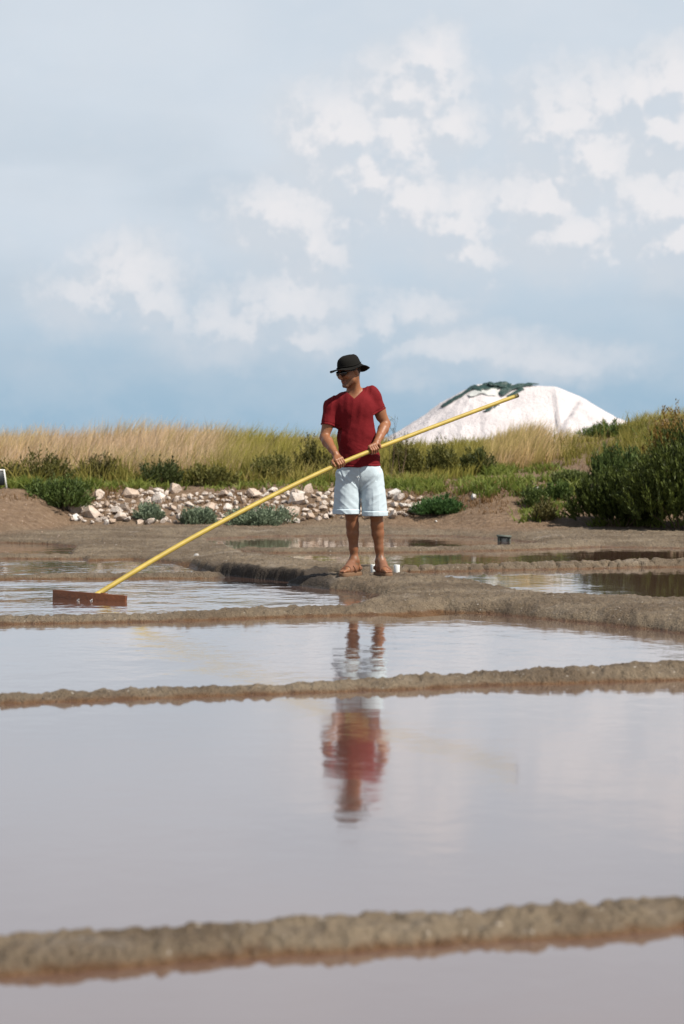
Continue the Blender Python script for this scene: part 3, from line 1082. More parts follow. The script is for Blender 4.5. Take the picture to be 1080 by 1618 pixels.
placed = []
cnt = 0
tries = 0
while cnt < 292 and tries < 9000:
    tries += 1
    px = random.uniform(110, 664)
    top = np.interp(px, [110, 170, 230, 330, 450, 560, 600, 664], [800, 782, 777, 780, 776, 776, 776, 792])
    bot = np.interp(px, [110, 150, 400, 660], [822, 829, 829, 818])
    py = random.uniform(top, bot)
    dens = .62 + .5 * float(vnoise(np.array([px / 38.]), np.array([py / 14.]), 3)[0]) + .25 * (py - top) / (bot - top)
    if 500 < px or (350 < px < 520 and py > 790):
        dens += .15
    if random.random() > dens:
        continue
    big = random.random()
    s = random.uniform(8, 13) if big < .55 else random.uniform(13, 20) if big < .88 else random.uniform(22, 33)
    s *= 1.5 if px > 430 else 1.2
    ok = all((px - a) ** 2 + ((py - b_) * 1.35) ** 2 > (.29 * (s + c)) ** 2 for a, b_, c in placed)
    if not ok:
        continue
    placed.append((px, py, s))
    add_stone(px, py, s, ROCKS[random.randrange(14)], rub, sink=random.uniform(.0, .5))
    cnt += 1

# single stones that stand out
SINGLES = [
    ('squared_stone', 'squared white block lying tilted at the right end of the stones', 623, 786, 26, (1, .9, .95), True, .5),
    ('white_stone', 'white stone at the lower left corner of the stone bank', 121, 822, 20, (1, .9, .9), False, None),
    ('white_stone', 'small white stone on bare mud right of the green cushion plant', 748, 791, 13, (1, .9, 1.3), False, None),
    ('white_stone', 'white stone at the edge of the dirt path below the golden grass', 817, 765, 18, (1, .8, .8), False, None),
    ('white_stone', 'half buried pale stone on the slope right of the path edge stone', 848, 775, 14, (1, .9, .7), False, None),
    ('flat_stone', 'long flat pale stone below the squared block', 642, 802, 30, (1.1, .6, .45), False, .2),
    ('white_stone', 'whitest stone in the middle of the bank left of the pole', 362, 786, 17, (1, .9, .95), False, None),
    ('white_stone', 'tiny white stone low on the mud below the cushion plant', 689, 825, 7, (1, .9, .8), False, None),
]
ROCK_BOX = rock_mesh(301, 6, 3, 1.0)
ROCK_BOX.materials.append(M_STONE_W)
for i, (nm, lab, px, py, wp, asp, boxy, rz) in enumerate(SINGLES):
    me = ROCK_BOX if boxy else rock_mesh(400 + i, 8, 2)
    if not boxy:
        me.materials.append(M_STONE_W)
    o = add_stone(px, py, wp * (.8 if boxy else 1), me, None, nm, .12, asp, rz)
    if boxy:
        o.rotation_euler = (.35, -.35, .55)
    tag(o, lab, 'stone')


def small_stone(px, py, z, wp, lab):
    d = FPX * (HC - z) / (py - YH)
    x = (px - 540) / FPX * d
    me = rock_mesh(int(px), 6, 1)
    me.materials.append(M_STONE_W)
    r = wp * d / FPX * .5
    o = bpy.data.objects.new('pebble', me)
    o.scale = (r, r, r * 1.1)
    o.location = (x, d, tz(x, d) + r * .2)
    col.objects.link(o)
    tag(o, lab, 'pebble')


small_stone(445, 969, .07, 13, 'pinkish white pebble on the ridge in front of the raked pond')
small_stone(482, 974, .05, 6, 'smaller white pebble on the ridge right of the pinkish one')
small_stone(752, 960, .09, 6, 'white pebble on the wide mud path below the cracked ridge')
small_stone(310, 872, .09, 11, 'pale flat pebble on the mud behind the yellow pole')


def pebbles():
    rs = np.random.RandomState(5)
    V, F, off = [], [], 0
    me = rock_mesh(7, 5, 1)
    bv = np.array([list(v.co) for v in me.vertices])
    bf = np.array([list(p.vertices) for p in me.polygons])
    P = []
    for _ in range(560):
        px = rs.uniform(-100, 1180)
        py = rs.uniform(800, 1120) if rs.rand() < .75 else rs.uniform(1400, 1580)
        if rs.rand() < .45:
            py = rs.uniform(780, 850)
        P.append((px, py))
    P = np.array(P)
    d = np.where(P[:, 1] > 855, FPX * (HC - .07) / (P[:, 1] - YH), 0)
    x = (P[:, 0] - 540) / FPX * d
    b_ = P[:, 1] <= 855
    hx, hy, hz = hits(P[b_, 0], P[b_, 1])
    x = np.concatenate([x[~b_], hx])
    d = np.concatenate([d[~b_], hy])
    z = terrain(x, d, True)
    for xx, yy, zz in zip(x, d, z):
        if zz < .035:
            continue
        r = rs.uniform(.004, .011) * (1.4 if yy > 28 else .8) * (.55 if yy < 9 else 1)
        a = rs.uniform(0, 6.28)
        R = np.array([[math.cos(a), -math.sin(a), 0], [math.sin(a), math.cos(a), 0], [0, 0, 1]])
        V.append(bv @ R.T * r + np.array([xx, yy, zz + r * .15]))
        F.append(bf + off)
        off += len(bv)
    o = mesh_np('pebbles', np.concatenate(V), np.concatenate(F), M_STONE)
    tag(o, 'tiny pale pebbles and salt crumbs scattered over the mud', 'pebbles', kind='stuff')


pebbles()

# ------------------------------------------------------------------ salt heap
HD = 60.0
HXC = (815 - 540) / FPX * HD
HSEG = (755 - 815) / FPX * HD, (872 - 815) / FPX * HD
HTOP = HC + 83 / FPX * HD


def heap_z(x, y):
    """height of the heap at world x,y"""
    x = np.asarray(x, float) - HXC
    y = np.asarray(y, float) - HD
    sx = np.clip(x, *HSEG)
    dx = x - sx
    s = np.hypot(dx, y)
    sl = np.where(dx > 0, .50, .615)
    sl = np.where(np.abs(dx) < .01, .60, sl)
    s2 = np.sqrt(s * s + .02) - .14
    crest = .03 * np.sin((sx - HSEG[0]) * 3.0) - .05 * sstep(.3, HSEG[1], sx)
    z = HTOP + crest - sl * s2 - .0 * s
    ang = np.arctan2(y, dx)
    z = z + .09 * fbm(x * .8 + 3, y * .8, 3, 15) + .05 * fbm(x * 3, y * 3, 4, 16, .6) * sstep(.1, .8, s) + .05 * fbm(ang * 7 + x * .6, s * .5, 3, 18) * sstep(.2, 1.2, s)
    # hollow at the top left where salt has been dug away
    z = z - .16 * np.exp(-(((x + .35) / .45) ** 2 + ((y + .75) / .4) ** 2))
    # crease down the right flank
    z = z - .12 * np.exp(-((x - 1.55 - .35 * (y + .2)) / .12) ** 2) * sstep(.1, -1.3, y)
    return z


def heap_hit(px, py):
    d = np.linspace(HD - 5, HD + .4, 600)
    x = (px - 540) / FPX * d
    z = HC - (py - YH) / FPX * d
    g = heap_z(x, d)
    k = np.nonzero(z <= g)[0]
    i = k[0] if len(k) else int(np.argmin(np.abs(z - g)))
    return np.array([x[i], d[i], g[i]])


def salt_mat():
    m, b, bs = new_mat('sea_salt')
    tc = b.n('ShaderNodeTexCoord')
    n = b.noise(tc.outputs['Object'], 1.6, 5, .6)
    n2 = b.noise(b.vmath('MULTIPLY', tc.outputs['Object'], (3, 3, .7)), 2.0, 4, .6)
    c = b.mix(b.mr(n, .45, .75, 0, .6), (.565, .53, .54), (.47, .43, .44))
    c = b.mix(b.mr(n2, .58, .78, 0, .5), c, (.40, .36, .35))
    b.set(bs, 'Base Color', c)
    bs.inputs['Roughness'].default_value = .85
    bn = b.n('ShaderNodeBump')
    bn.inputs['Distance'].default_value = .05
    b.set(bn, 'Height', b.noise(tc.outputs['Object'], 14, 5, .65))
    b.set(bs, 'Normal', bn.outputs[0])
    return m


def build_heap():
    xs = np.linspace(-5.2, 5.6, 190) + HXC
    ys = np.linspace(-4.4, 4.4, 150) + HD
    X, Y = np.meshgrid(xs, ys)
    Z = heap_z(X.ravel(), Y.ravel())
    g = terrain(X.ravel(), Y.ravel(), False) - .25
    Z = np.maximum(Z, g)
    V = np.stack([X.ravel(), Y.ravel(), Z], 1)
    nc = len(xs)
    i = (np.arange(len(ys) - 1)[:, None] * nc + np.arange(nc - 1)[None]).ravel()
    F = np.stack([i, i + 1, i + 1 + nc, i + nc], 1)
    o = mesh_np('salt_heap', V, F, salt_mat(), smooth=True)
    tag(o, 'tall white salt heap behind the grass right of the man', 'salt heap')


build_heap()
M_TARP = simple_mat('dark_green_tarpaulin', (.018, .045, .040), .45, .5, .35, 6, .02, 18)
M_TARP_L = simple_mat('pale_sheet', (.45, .46, .45), .55, .4, .15, 6, .01, 10)


def sheet(pxs, width, name, mat, lift=.02, rough=.03, seed=1):
    '''thin cloth lying on the heap: rows across the path follow the slope'''
    P = np.array([heap_hit(*p) for p in pxs])
    t = np.linspace(0, 1, len(P))
    n_, m_ = 34, 9
    tt = np.linspace(0, 1, n_)
    cx, cy = np.interp(tt, t, P[:, 0]), np.interp(tt, t, P[:, 1])
    tx, ty = np.gradient(cx), np.gradient(cy)
    ln = np.hypot(tx, ty) + 1e-9
    ax_, ay = ty / ln, -tx / ln
    wv = width * (1 + .5 * fbm(tt * 6 + seed, tt * 0 + seed * 2.1, 3, 8))
    q = np.linspace(-1, 1, m_)
    X_ = cx[:, None] + ax_[:, None] * q[None] * wv[:, None]
    Y_ = cy[:, None] + ay[:, None] * q[None] * wv[:, None]
    Z_ = heap_z(X_.ravel(), Y_.ravel()).reshape(X_.shape) + lift + rough * (fbm(X_ * 5 + seed, Y_ * 9, 3, 9) + .35)
    V = np.stack([X_.ravel(), Y_.ravel(), Z_.ravel()], 1)
    i = (np.arange(n_ - 1)[:, None] * m_ + np.arange(m_ - 1)[None]).ravel()
    o_ = mesh_np(name, V, np.stack([i, i + 1, i + 1 + m_, i + m_], 1), mat, smooth=True)
    so_ = o_.modifiers.new('thickness', 'SOLIDIFY')
    so_.thickness = .012
    return o_


def strip(pxs, width, thick, name, mat, parent=None, lift=.02, lump=.3):
    pts = []
    for px, py in pxs:
        pts.append(heap_hit(px, py))
    pts = np.array(pts)
    t = np.linspace(0, 1, len(pts))
    tt = np.linspace(0, 1, 26)
    P = np.stack([np.interp(tt, t, pts[:, i]) for i in range(3)], 1)
    P[:, 2] += lift
    w_ = width * (1 + lump * fbm(tt * 9, tt * 0 + 3.3 + len(pxs), 2, 8) * 2) * np.sqrt(np.clip(np.minimum(tt, 1 - tt) * 9 + .25, 0, 1))
    mb = MB()
    mb.tube(P, w_, 10, True, thick / width, upv=(0, -.5, 1))
    return mb.build(name, mat, parent, True)


o = sheet([(697, 645), (712, 635), (728, 625), (742, 617), (752, 611)], .085, 'tarpaulin', M_TARP, .03, .02, 3)
tag(o, 'narrow dark green tarpaulin strip running down the left flank of the salt heap', 'tarpaulin')
tb = empty('tarpaulin_bundle', heap_hit(800, 612))
tag(tb, 'crumpled dark green tarpaulin draped along the crest of the salt heap', 'tarpaulin')


def fold(pxs, width, name='fold', mat=M_TARP, lift=.02, rough=.05, seed=1):
    ob = sheet(pxs, width, name, mat, lift, rough, seed)
    ob.parent = tb
    ob.matrix_parent_inverse = Matrix.Translation(-tb.location)


fold([(750, 619), (762, 614), (775, 611), (788, 610), (802, 612)], .14, lift=.03, rough=.05, seed=5)
fold([(790, 627), (798, 621), (808, 616), (822, 612), (836, 610), (849, 609)], .075, lift=.04, rough=.04, seed=7)
fold([(772, 613), (784, 611), (796, 612), (808, 613)], .09, lift=.05, rough=.07, seed=9)
fold([(802, 629), (812, 623), (826, 615)], .05, lift=.02, rough=.03, seed=11)
fold([(740, 628), (756, 620), (770, 622), (786, 618)], .10, 'pale_fold', M_TARP_L, .02, .05, 13)
fold([(765, 652), (772, 648), (780, 643), (788, 639)], .05, 'hem', M_TARP, .0, .05, 15)

# ------------------------------------------------------------------ small made things
M_PVC = simple_mat('white_plastic', (.60, .62, .62), .35, .5, .05, 20)
M_PVC_IN = simple_mat('dark_inside', (.03, .03, .03), .8, .2)


def pipe_stub(px, py, dia, hgt, lab, tilt=0.0):
    x, y = W(px, py, .10)
    z = tz(x, y)
    root = empty('pipe_stub', (x, y, z))
    root.rotation_euler = (tilt, tilt * .5, .3)
    tag(root, lab, 'pipe', 'white pipe stubs beside the sandals')
    n = 24
    r0, r1 = dia / 2, dia / 2 - .006
    ring = [(math.cos(2 * math.pi * k / n), math.sin(2 * math.pi * k / n)) for k in range(n)]
    prof = [(r0 - .002, -.03), (r0, 0), (r0, hgt - .003), (r0 - .002, hgt), (r1, hgt), (r1, .01)]
    v = [(r * c, r * s, zz) for r, zz in prof for c, s in ring]
    f = []
    for i in range(len(prof) - 1):
        for k in range(n):
            k2 = (k + 1) % n
            f.append((i * n + k, i * n + k2, (i + 1) * n + k2, (i + 1) * n + k))
    mesh_np('pipe_wall', v, np.array(f), M_PVC, root, smooth=True)
    v2 = [(r1 * c, r1 * s, .012) for c, s in ring]
    mesh_np('bore', v2, np.array([list(range(n))]), M_PVC_IN, root)


pipe_stub(626.5, 904, .052, .070, 'short white pipe stub in the mud right of the right sandal')
pipe_stub(589.5, 903, .048, .066, 'short white pipe stub between the sandals behind the heel')

# sluice box in the back pond
M_CONC = simple_mat('grey_concrete', (.36, .36, .33), .9, .2, .3, 14, .01, 40)
M_CONC_D = simple_mat('weathered_slab', (.10, .115, .10), .85, .3, .4, 12, .008, 40)
sx, sy = W(796, 855, .0)
sl = empty('sluice_box', (sx, sy, 0))
tag(sl, 'small concrete sluice box with dark lid at the edge of the back pond', 'sluice')
mb = MB()
for ax in (-.062, .062):
    mb.box((ax, 0, .005), (.025, .16, .09))
mb.box((.0, .06, .005), (.10, .025, .088))
mb.build('side_wall', M_CONC_D, sl)
mb = MB()
mb.box((.005, -.05, .0), (.085, .02, .08))
mb.build('front_board', M_CONC, sl)
mb = MB()
mb.box((0, 0, .061), (.17, .20, .018), Matrix.Rotation(.05, 3, 'Y'))
mb.build('lid', M_CONC_D, sl)

# dark sign board at the left edge
M_SIGN = simple_mat('dark_sign_panel', (.02, .025, .03), .5, .4)
M_SIGN_F = simple_mat('white_sign_frame', (.62, .62, .60), .5, .4, .1)
x, y, z = hit(-20, 772)
sg = empty('sign_board', (x, y, z))
tag(sg, 'dark sign board with a pale frame cut off by the left edge', 'sign')
sg.rotation_euler = (0, .0, .1)
mb = MB()
mb.box((0, 0, .14), (.46, .02, .20))
mb.build('panel', M_SIGN, sg)
mb = MB()
mb.box((.245, 0, .10), (.022, .03, .32), Matrix.Rotation(-.14, 3, 'Y'))
mb.build('post', M_SIGN_F, sg)
mb = MB()
mb.box((-.245, 0, .10), (.022, .03, .32))
mb.build('post', M_SIGN_F, sg)
mb = MB()
mb.box((0, .0, .2515), (.46, .028, .020))
mb.build('top_rail', M_SIGN_F, sg)

# ------------------------------------------------------------------ rake
POLE_PX = [(150, 941, 18.70), (158, 937, 18.71), (200, 910, 18.86), (250, 880, 19.02), (300, 851, 19.19), (360, 819, 19.37), (420, 788, 19.61), (490, 753, 19.87), (535, 732, 20.02),
           (588, 711, 20.18), (640, 691, 20.35), (720, 661, 20.61), (770, 642, 20.76), (817, 625, 20.9)]
PP = np.array([at(*p) for p in POLE_PX])


def smooth_path(P, n=90, it=60):
    s = np.concatenate([[0], np.cumsum(np.linalg.norm(np.diff(P, axis=0), axis=1))])
    q = np.linspace(0, s[-1], n)
    R_ = np.stack([np.interp(q, s, P[:, i]) for i in range(3)], 1)
    for _ in range(it):
        R_[1:-1] = .5 * R_[1:-1] + .25 * (R_[:-2] + R_[2:])
    return R_


POLE = smooth_path(PP)


def pole_at(px):
    pxs = 540 + POLE[:, 0] / POLE[:, 1] * FPX
    p = np.array([np.interp(px, pxs, POLE[:, i]) for i in range(3)])
    q = np.array([np.interp(px + 12, pxs, POLE[:, i]) for i in range(3)])
    t = q - p
    return p, t / np.linalg.norm(t)


M_POLE = simple_mat('yellow_fibreglass', (.385, .285, .055), .5, .35, .38, 9)
M_BOARD = simple_mat('dark_wet_wood', (.115, .038, .013), .4, .4, .45, 7, .006, 30)
M_BOLT = simple_mat('steel_bolt', (.55, .55, .55), .35, .5, .1, 30, metal=1.0)
b_l = at(82, 931.5, 18.82)
b_r = at(198, 941, 18.52)
bc = (b_l + b_r) / 2
rk = empty('salt_rake', (bc[0], bc[1], 0))
tag(rk, 'long yellow pole rake with dark wooden board dipped in the pond', 'rake')
off = np.array(rk.location)
mb = MB()
mb.tube(POLE - off, np.linspace(.0205, .0170, len(POLE)), 14)
mb.build('pole', M_POLE, rk, True)
mb = MB()
a, c = POLE[-2], POLE[-1]
dv = (c - a) / np.linalg.norm(c - a)
mb.tube(np.array([c - dv * .03, c + dv * .006]) - off, [.0185, .0185], 14)
mb.build('end_cap', simple_mat('dark_cap', (.10, .08, .03), .5), rk, True)
# board, leaning away at the top
u = (b_r - b_l)
u[2] = 0
Lb = np.linalg.norm(u)
u /= Lb
nb = np.array([-u[1], u[0], 0])
if nb[1] > 0:
    nb = -nb           # towards the camera
upb = np.array([0, 0, 1.]) - nb * .18
upb /= np.linalg.norm(upb)
th = .026
Zu0 = np.array([0, 0, 1.])
top_z = (b_l[2] + b_r[2]) / 2
TILT = (b_l[2] - b_r[2]) / 2
mb = MB()
vs = []
for s_, (hl, hb) in ((-1, (.5, .478)), (1, (.5, .492))):
    for k in (-1, 1):
        vs.append(u * s_ * Lb * hb + upb * (-.055) + nb * th / 2 * k - Zu0 * s_ * TILT)
        vs.append(u * s_ * Lb * hl + upb * (.105) + nb * th / 2 * k - Zu0 * s_ * TILT)
vs = np.array(vs)
vs += np.array([0, 0, top_z - .105])
mb.add(vs, [(0, 1, 3, 2), (4, 6, 7, 5), (0, 4, 5, 1), (2, 3, 7, 6), (0, 2, 6, 4), (1, 5, 7, 3)])
brd = mb.build('board', M_BOARD, rk)
bv = brd.modifiers.new('bevel', 'BEVEL')
bv.width = .004
bv.segments = 2
for k in (-.07, .05):
    p = u * (k - .02) + upb * .035 + nb * (th / 2) + np.array([0, 0, top_z - .105])
    for dz in (-.012, .012):
        mb = MB()
        q = p + upb * dz
        mb.tube([q, q + nb * .009], [.0085, .0075], 10)
        mb.build('bolt', M_BOLT, brd)
mb = MB()
mb.box(np.array([0, 0, top_z - .105]) + upb * .06 - nb * (th / 2 + .012) + u * .12, (.05, .022, .09), Matrix.Rotation(math.atan2(u[1], u[0]), 3, 'Z'))
mb.build('socket', M_BOARD, rk)

# ------------------------------------------------------------------ the man (signed distance fields + surface nets)
MD = 20.35
FOOT_Z = tz(*W(575, 905, .105))
O = np.array([at(572, 905, MD)[0], MD, 0.0])


def Mp(px, py, dy=0.0):
    """point on the man in local metres"""
    return at(px, py, MD + dy) - O


class Field:
    def __init__(self, lo, hi, vox):
        self.lo = np.array(lo, float)
        self.vox = vox
        self.n = np.ceil((np.array(hi) - self.lo) / vox).astype(int) + 1
        self.D = np.full(self.n, 1.0, np.float32)

    def sub(self, lo, hi, m):
        a = np.clip(np.floor((np.array(lo) - m - self.lo) / self.vox).astype(int), 0, self.n)
        b_ = np.clip(np.ceil((np.array(hi) + m - self.lo) / self.vox).astype(int) + 1, 0, self.n)
        sl_ = tuple(slice(i, j) for i, j in zip(a, b_))
        ax = [self.lo[i] + self.vox * np.arange(a[i], b_[i]) for i in range(3)]
        return sl_, np.meshgrid(*ax, indexing='ij', sparse=True)

    @staticmethod
    def smin(a, b_, k):
        if k <= 0:
            return np.minimum(a, b_)
        h = np.clip(.5 + .5 * (b_ - a) / k, 0, 1)
        return b_ + (a - b_) * h - k * h * (1 - h)

    def cone(self, a, b_, ra, rb, k=.02, sc_=(1, 1, 1), m=.06):
        a, b_ = np.array(a, float), np.array(b_, float)
        r = max(ra, rb) * max(1, *[1 / s for s in sc_])
        r = max(ra, rb) * 1.6
        sl_, (X, Y, Z) = self.sub(np.minimum(a, b_) - r, np.maximum(a, b_) + r, m)
        d = b_ - a
        t = np.clip(((X - a[0]) * d[0] + (Y - a[1]) * d[1] + (Z - a[2]) * d[2]) / (d @ d + 1e-12), 0, 1)
        q = np.sqrt(((X - a[0] - t * d[0]) / sc_[0]) ** 2 + ((Y - a[1] - t * d[1]) / sc_[1]) ** 2 + ((Z - a[2] - t * d[2]) / sc_[2]) ** 2)
        self.D[sl_] = self.smin(self.D[sl_], q - (ra + (rb - ra) * t), k)

    def chain(self, pts, rads, k=.02):
        for i in range(len(pts) - 1):
            self.cone(pts[i], pts[i + 1], rads[i], rads[i + 1], k)

    def ell(self, c, r, k=.02, R=None, m=.07):
        c, r = np.array(c, float), np.array(r, float)
        mx = r.max()
        sl_, (X, Y, Z) = self.sub(c - mx, c + mx, m)
        x, y, z = X - c[0], Y - c[1], Z - c[2]
        if R is not None:       # rows of R: local axes
            x, y, z = (R[i][0] * x + R[i][1] * y + R[i][2] * z for i in range(3))
        q = np.sqrt((x / r[0]) ** 2 + (y / r[1]) ** 2 + (z / r[2]) ** 2)
        q2 = np.sqrt((x / r[0] ** 2) ** 2 + (y / r[1] ** 2) ** 2 + (z / r[2] ** 2) ** 2)
        d = q * (q - 1) / (q2 + 1e-9)
        self.D[sl_] = self.smin(self.D[sl_], d, k)

    def grid(self):
        ax = [self.lo[i] + self.vox * np.arange(self.n[i]) for i in range(3)]
        return np.meshgrid(*ax, indexing='ij', sparse=True)

    def nets(self):
        D = self.D
        S = D < 0
        n0, n1, n2 = D.shape
        cc = np.zeros((n0 - 1, n1 - 1, n2 - 1), np.uint8)
        for i in (0, 1):
            for j in (0, 1):
                for k in (0, 1):
                    cc += S[i:n0 - 1 + i, j:n1 - 1 + j, k:n2 - 1 + k]
        act = (cc > 0) & (cc < 8)
        idx = np.argwhere(act)
        vid = np.full(act.shape, -1, np.int32)
        vid[act] = np.arange(len(idx))
        acc = np.zeros((len(idx), 3))
        cnt_ = np.zeros(len(idx))
        I, J, K = idx.T
        corners = [(i, j, k) for i in (0, 1) for j in (0, 1) for k in (0, 1)]
        for a in corners:
            for ax in range(3):
                if a[ax]:
                    continue
                b_ = list(a)
                b_[ax] = 1
                da = D[I + a[0], J + a[1], K + a[2]]
                db = D[I + b_[0], J + b_[1], K + b_[2]]
                c = (da < 0) != (db < 0)
                t = np.where(c, da / np.where(c, da - db, 1), 0)
                p = np.array(a, float)[None] + t[:, None] * (np.array(b_) - np.array(a))[None]
                acc += np.where(c[:, None], p, 0)
                cnt_ += c
        V = self.lo + self.vox * (idx + acc / cnt_[:, None])
        F = []
        for ax in range(3):
            sl1 = [slice(None)] * 3
            sl2 = [slice(None)] * 3
            sl1[ax] = slice(0, -1)
            sl2[ax] = slice(1, None)
            s1, s2 = S[tuple(sl1)], S[tuple(sl2)]
            e = np.argwhere(s1 != s2)
            o1, o2 = [(1, 2), (2, 0), (0, 1)][ax]
            ok = (e[:, o1] > 0) & (e[:, o2] > 0) & (e[:, o1] < D.shape[o1] - 1) & (e[:, o2] < D.shape[o2] - 1)
            e = e[ok]
            flip = s1[tuple(e.T)]
            q = []
            for (p1, p2) in ((-1, -1), (0, -1), (0, 0), (-1, 0)):
                c = e.copy()
                c[:, o1] += p1
                c[:, o2] += p2
                q.append(vid[tuple(c.T)])
            q = np.stack(q, 1)
            q[~flip] = q[~flip][:, ::-1]
            F.append(q)
        F = np.concatenate(F)
        F = F[(F >= 0).all(1)]
        nb_ = np.zeros(len(V))
        E = np.concatenate([F[:, [0, 1]], F[:, [1, 2]], F[:, [2, 3]], F[:, [3, 0]]])
        E = np.concatenate([E, E[:, ::-1]])
        np.add.at(nb_, E[:, 0], 1)
        for lam in (.5, -.52) * 3:
            m_ = np.stack([np.bincount(E[:, 0], V[E[:, 1], i], len(V)) for i in range(3)], 1) / np.maximum(nb_, 1)[:, None]
            V = V + lam * (m_ - V)
        return V, F


man = empty('person', (O[0], O[1], 0))
tag(man, 'man in red shirt, pale shorts and black brimmed hat raking the pond', 'person')

# --- skeleton points (image left is his right side)
SH_R, EL_R, WR_R = Mp(524, 641, .0), Mp(512.5, 691, -.05), Mp(529.5, 717, -.285)
SH_L, EL_L, WR_L = Mp(589.5, 627, .04), Mp(609, 670, .07), Mp(595, 699, -.12)
HIP_R, KN_R, AN_R = Mp(552, 752, .0), Mp(555.5, 813, -.03), Mp(559.5, 887, .02)
HIP_L, KN_L, AN_L = Mp(586, 752, .0), Mp(594, 813, -.03), Mp(600.5, 887, .02)
HEAD = Mp(551.5, 588, -.03)
NECK0 = Mp(560, 622, .03)
yaw, pit = math.radians(46), math.radians(14)
Fh = np.array([-math.sin(yaw), -math.cos(yaw), 0])
Sh = np.array([math.cos(yaw), -math.sin(yaw), 0])       # his left
Zu = np.array([0, 0, 1.])
HF = Fh * math.cos(pit) - Zu * math.sin(pit)
HU = Zu * math.cos(pit) + Fh * math.sin(pit)
roll = math.radians(4)
HS = Sh * math.cos(roll) + HU * math.sin(roll)
HU = np.cross(HS, HF) if np.cross(HS, HF)[2] > 0 else np.cross(HF, HS)
HR = np.stack([HF, HS, HU])


def H(f, s, u_):
    return HEAD + HF * f + HS * s + HU * u_


def foot_axes(an, ang):
    f = np.array([math.sin(ang), -math.cos(ang), 0])
    s = np.array([math.cos(ang), math.sin(ang), 0])
    return f, s


F_R, S_R = foot_axes(AN_R, math.radians(-38))
F_L, S_L = foot_axes(AN_L, math.radians(24))
SOLE = .030
GR = FOOT_Z        # ground under the feet


def foot_field(fd, an, f, s, inner, grow=0.0, k=.012):
    """inner: +1 when the big toe lies on +s"""
    g = np.array([an[0], an[1], GR + SOLE])
    fd.cone(an + np.array([0, 0, .02]), g - f * .035 + np.array([0, 0, .035]), .036 + grow, .034 + grow, .02)
    fd.cone(g - f * .045 + Zu * .030, g + f * .02 + Zu * .038, .031 + grow, .036 + grow, .02)
    fd.cone(an + f * .015 + Zu * .0, g + f * .10 + Zu * .026, .038 + grow, .030 + grow, .03)
    fd.cone(g + f * .03 + s * inner * .012 + Zu * .03, g + f * .135 + s * inner * .024 + Zu * .018, .034 + grow, .021 + grow, .02)
    fd.cone(g + f * .02 - s * inner * .012 + Zu * .024, g + f * .12 - s * inner * .026 + Zu * .015, .030 + grow, .018 + grow, .02)
    return g


def toes(fd, g, f, s, inner):
    for i, (o_, l_, r) in enumerate(((.034, .188, .0125), (.013, .186, .0092), (-.004, .178, .0088), (-.020, .167, .0082), (-.034, .152, .0078))):
        a = g + f * .12 + s * inner * o_ * .85 + Zu * .016
        m_ = g + f * (l_ - .03) + s * inner * o_ + Zu * .018
        fd.chain([a, m_, g + f * l_ + s * inner * o_ + Zu * .010], [r, r, r * .95], .004)


def hand(fd, c, ax, wrist, rp, flip):
    """overhand grip: fingers go over the front of the pole and curl below it; ax along the pole, flip=+1 thumb towards +ax"""
    e1 = Zu - ax * (Zu @ ax)
    e1 /= np.linalg.norm(e1)
    e2 = np.cross(ax, e1)
    if e2[1] > 0:
        e2 = -e2              # e2 points to the camera
    def P(th, r, o_):
        t_ = math.radians(th)
        return c + ax * o_ + (e1 * math.cos(t_) + e2 * math.sin(t_)) * r
    offs = [.031 * flip, .0105 * flip, -.0105 * flip, -.030 * flip]
    rr = [.0092, .0096, .0092, .0080]
    ln = [1.0, 1.06, 1.0, .86]
    kn = []
    for o_, r, l_ in zip(offs, rr, ln):
        R0 = rp + r
        mcp = P(18, R0 + .013, o_)
        pip = P(18 + 66 * l_, R0 + .007, o_ * 1.02)
        dip = P(18 + 66 * l_ + 56 * l_, R0 + .002, o_ * .98)
        tipp = P(18 + 66 * l_ + 56 * l_ + 50 * l_, R0 + .001, o_ * .95)
        fd.chain([mcp, pip, dip, tipp], [r * 1.12, r * 1.04, r * .95, r * .82], .003)
        kn.append(mcp)
    heel = wrist + (c - wrist) * .28
    for m_, o_ in zip(kn, offs):
        fd.cone(heel + ax * o_ * .55, m_, .0175, .0125, .012)
    # thumb leaves the side of the palm and closes from behind / along the pole
    r = .0105
    b0 = heel + ax * flip * .020 + (c - wrist) * .12
    t1 = P(-20, rp + r + .008, flip * .050)
    t2 = P(40, rp + r + .002, flip * .066)
    t3 = P(88, rp + r, flip * .062)
    fd.chain([b0, t1, t2, t3], [.016, .0125, .0108, .0088], .006)


body = Field((-.48, -.52, -.02 + GR), (.36, .24, 1.97), .004)
# torso
body.ell(Mp(559, 652, .02), (.155, .100, .19), .04)
body.ell(Mp(566, 700, .015), (.138, .095, .17), .05)
body.ell(Mp(569, 745, .018), (.140, .095, .12), .05)
body.cone(SH_R, SH_L, .050, .050, .03)
body.cone(NECK0 + np.array([0, .0, -.02]), Mp(530, 636, .02), .045, .038, .03)
body.cone(NECK0 + np.array([0, .0, -.01]), Mp(586, 619, .04), .045, .040, .03)
body.cone(NECK0 - Zu * .03, H(-.025, 0, -.035), .060, .056, .03)
body.cone(NECK0 + np.array([-.025, -.045, -.035]), H(-.02, -.06, -.06), .014, .014, .02)
body.cone(NECK0 + np.array([.0, -.05, -.035]), H(-.02, .06, -.05), .014, .014, .02)
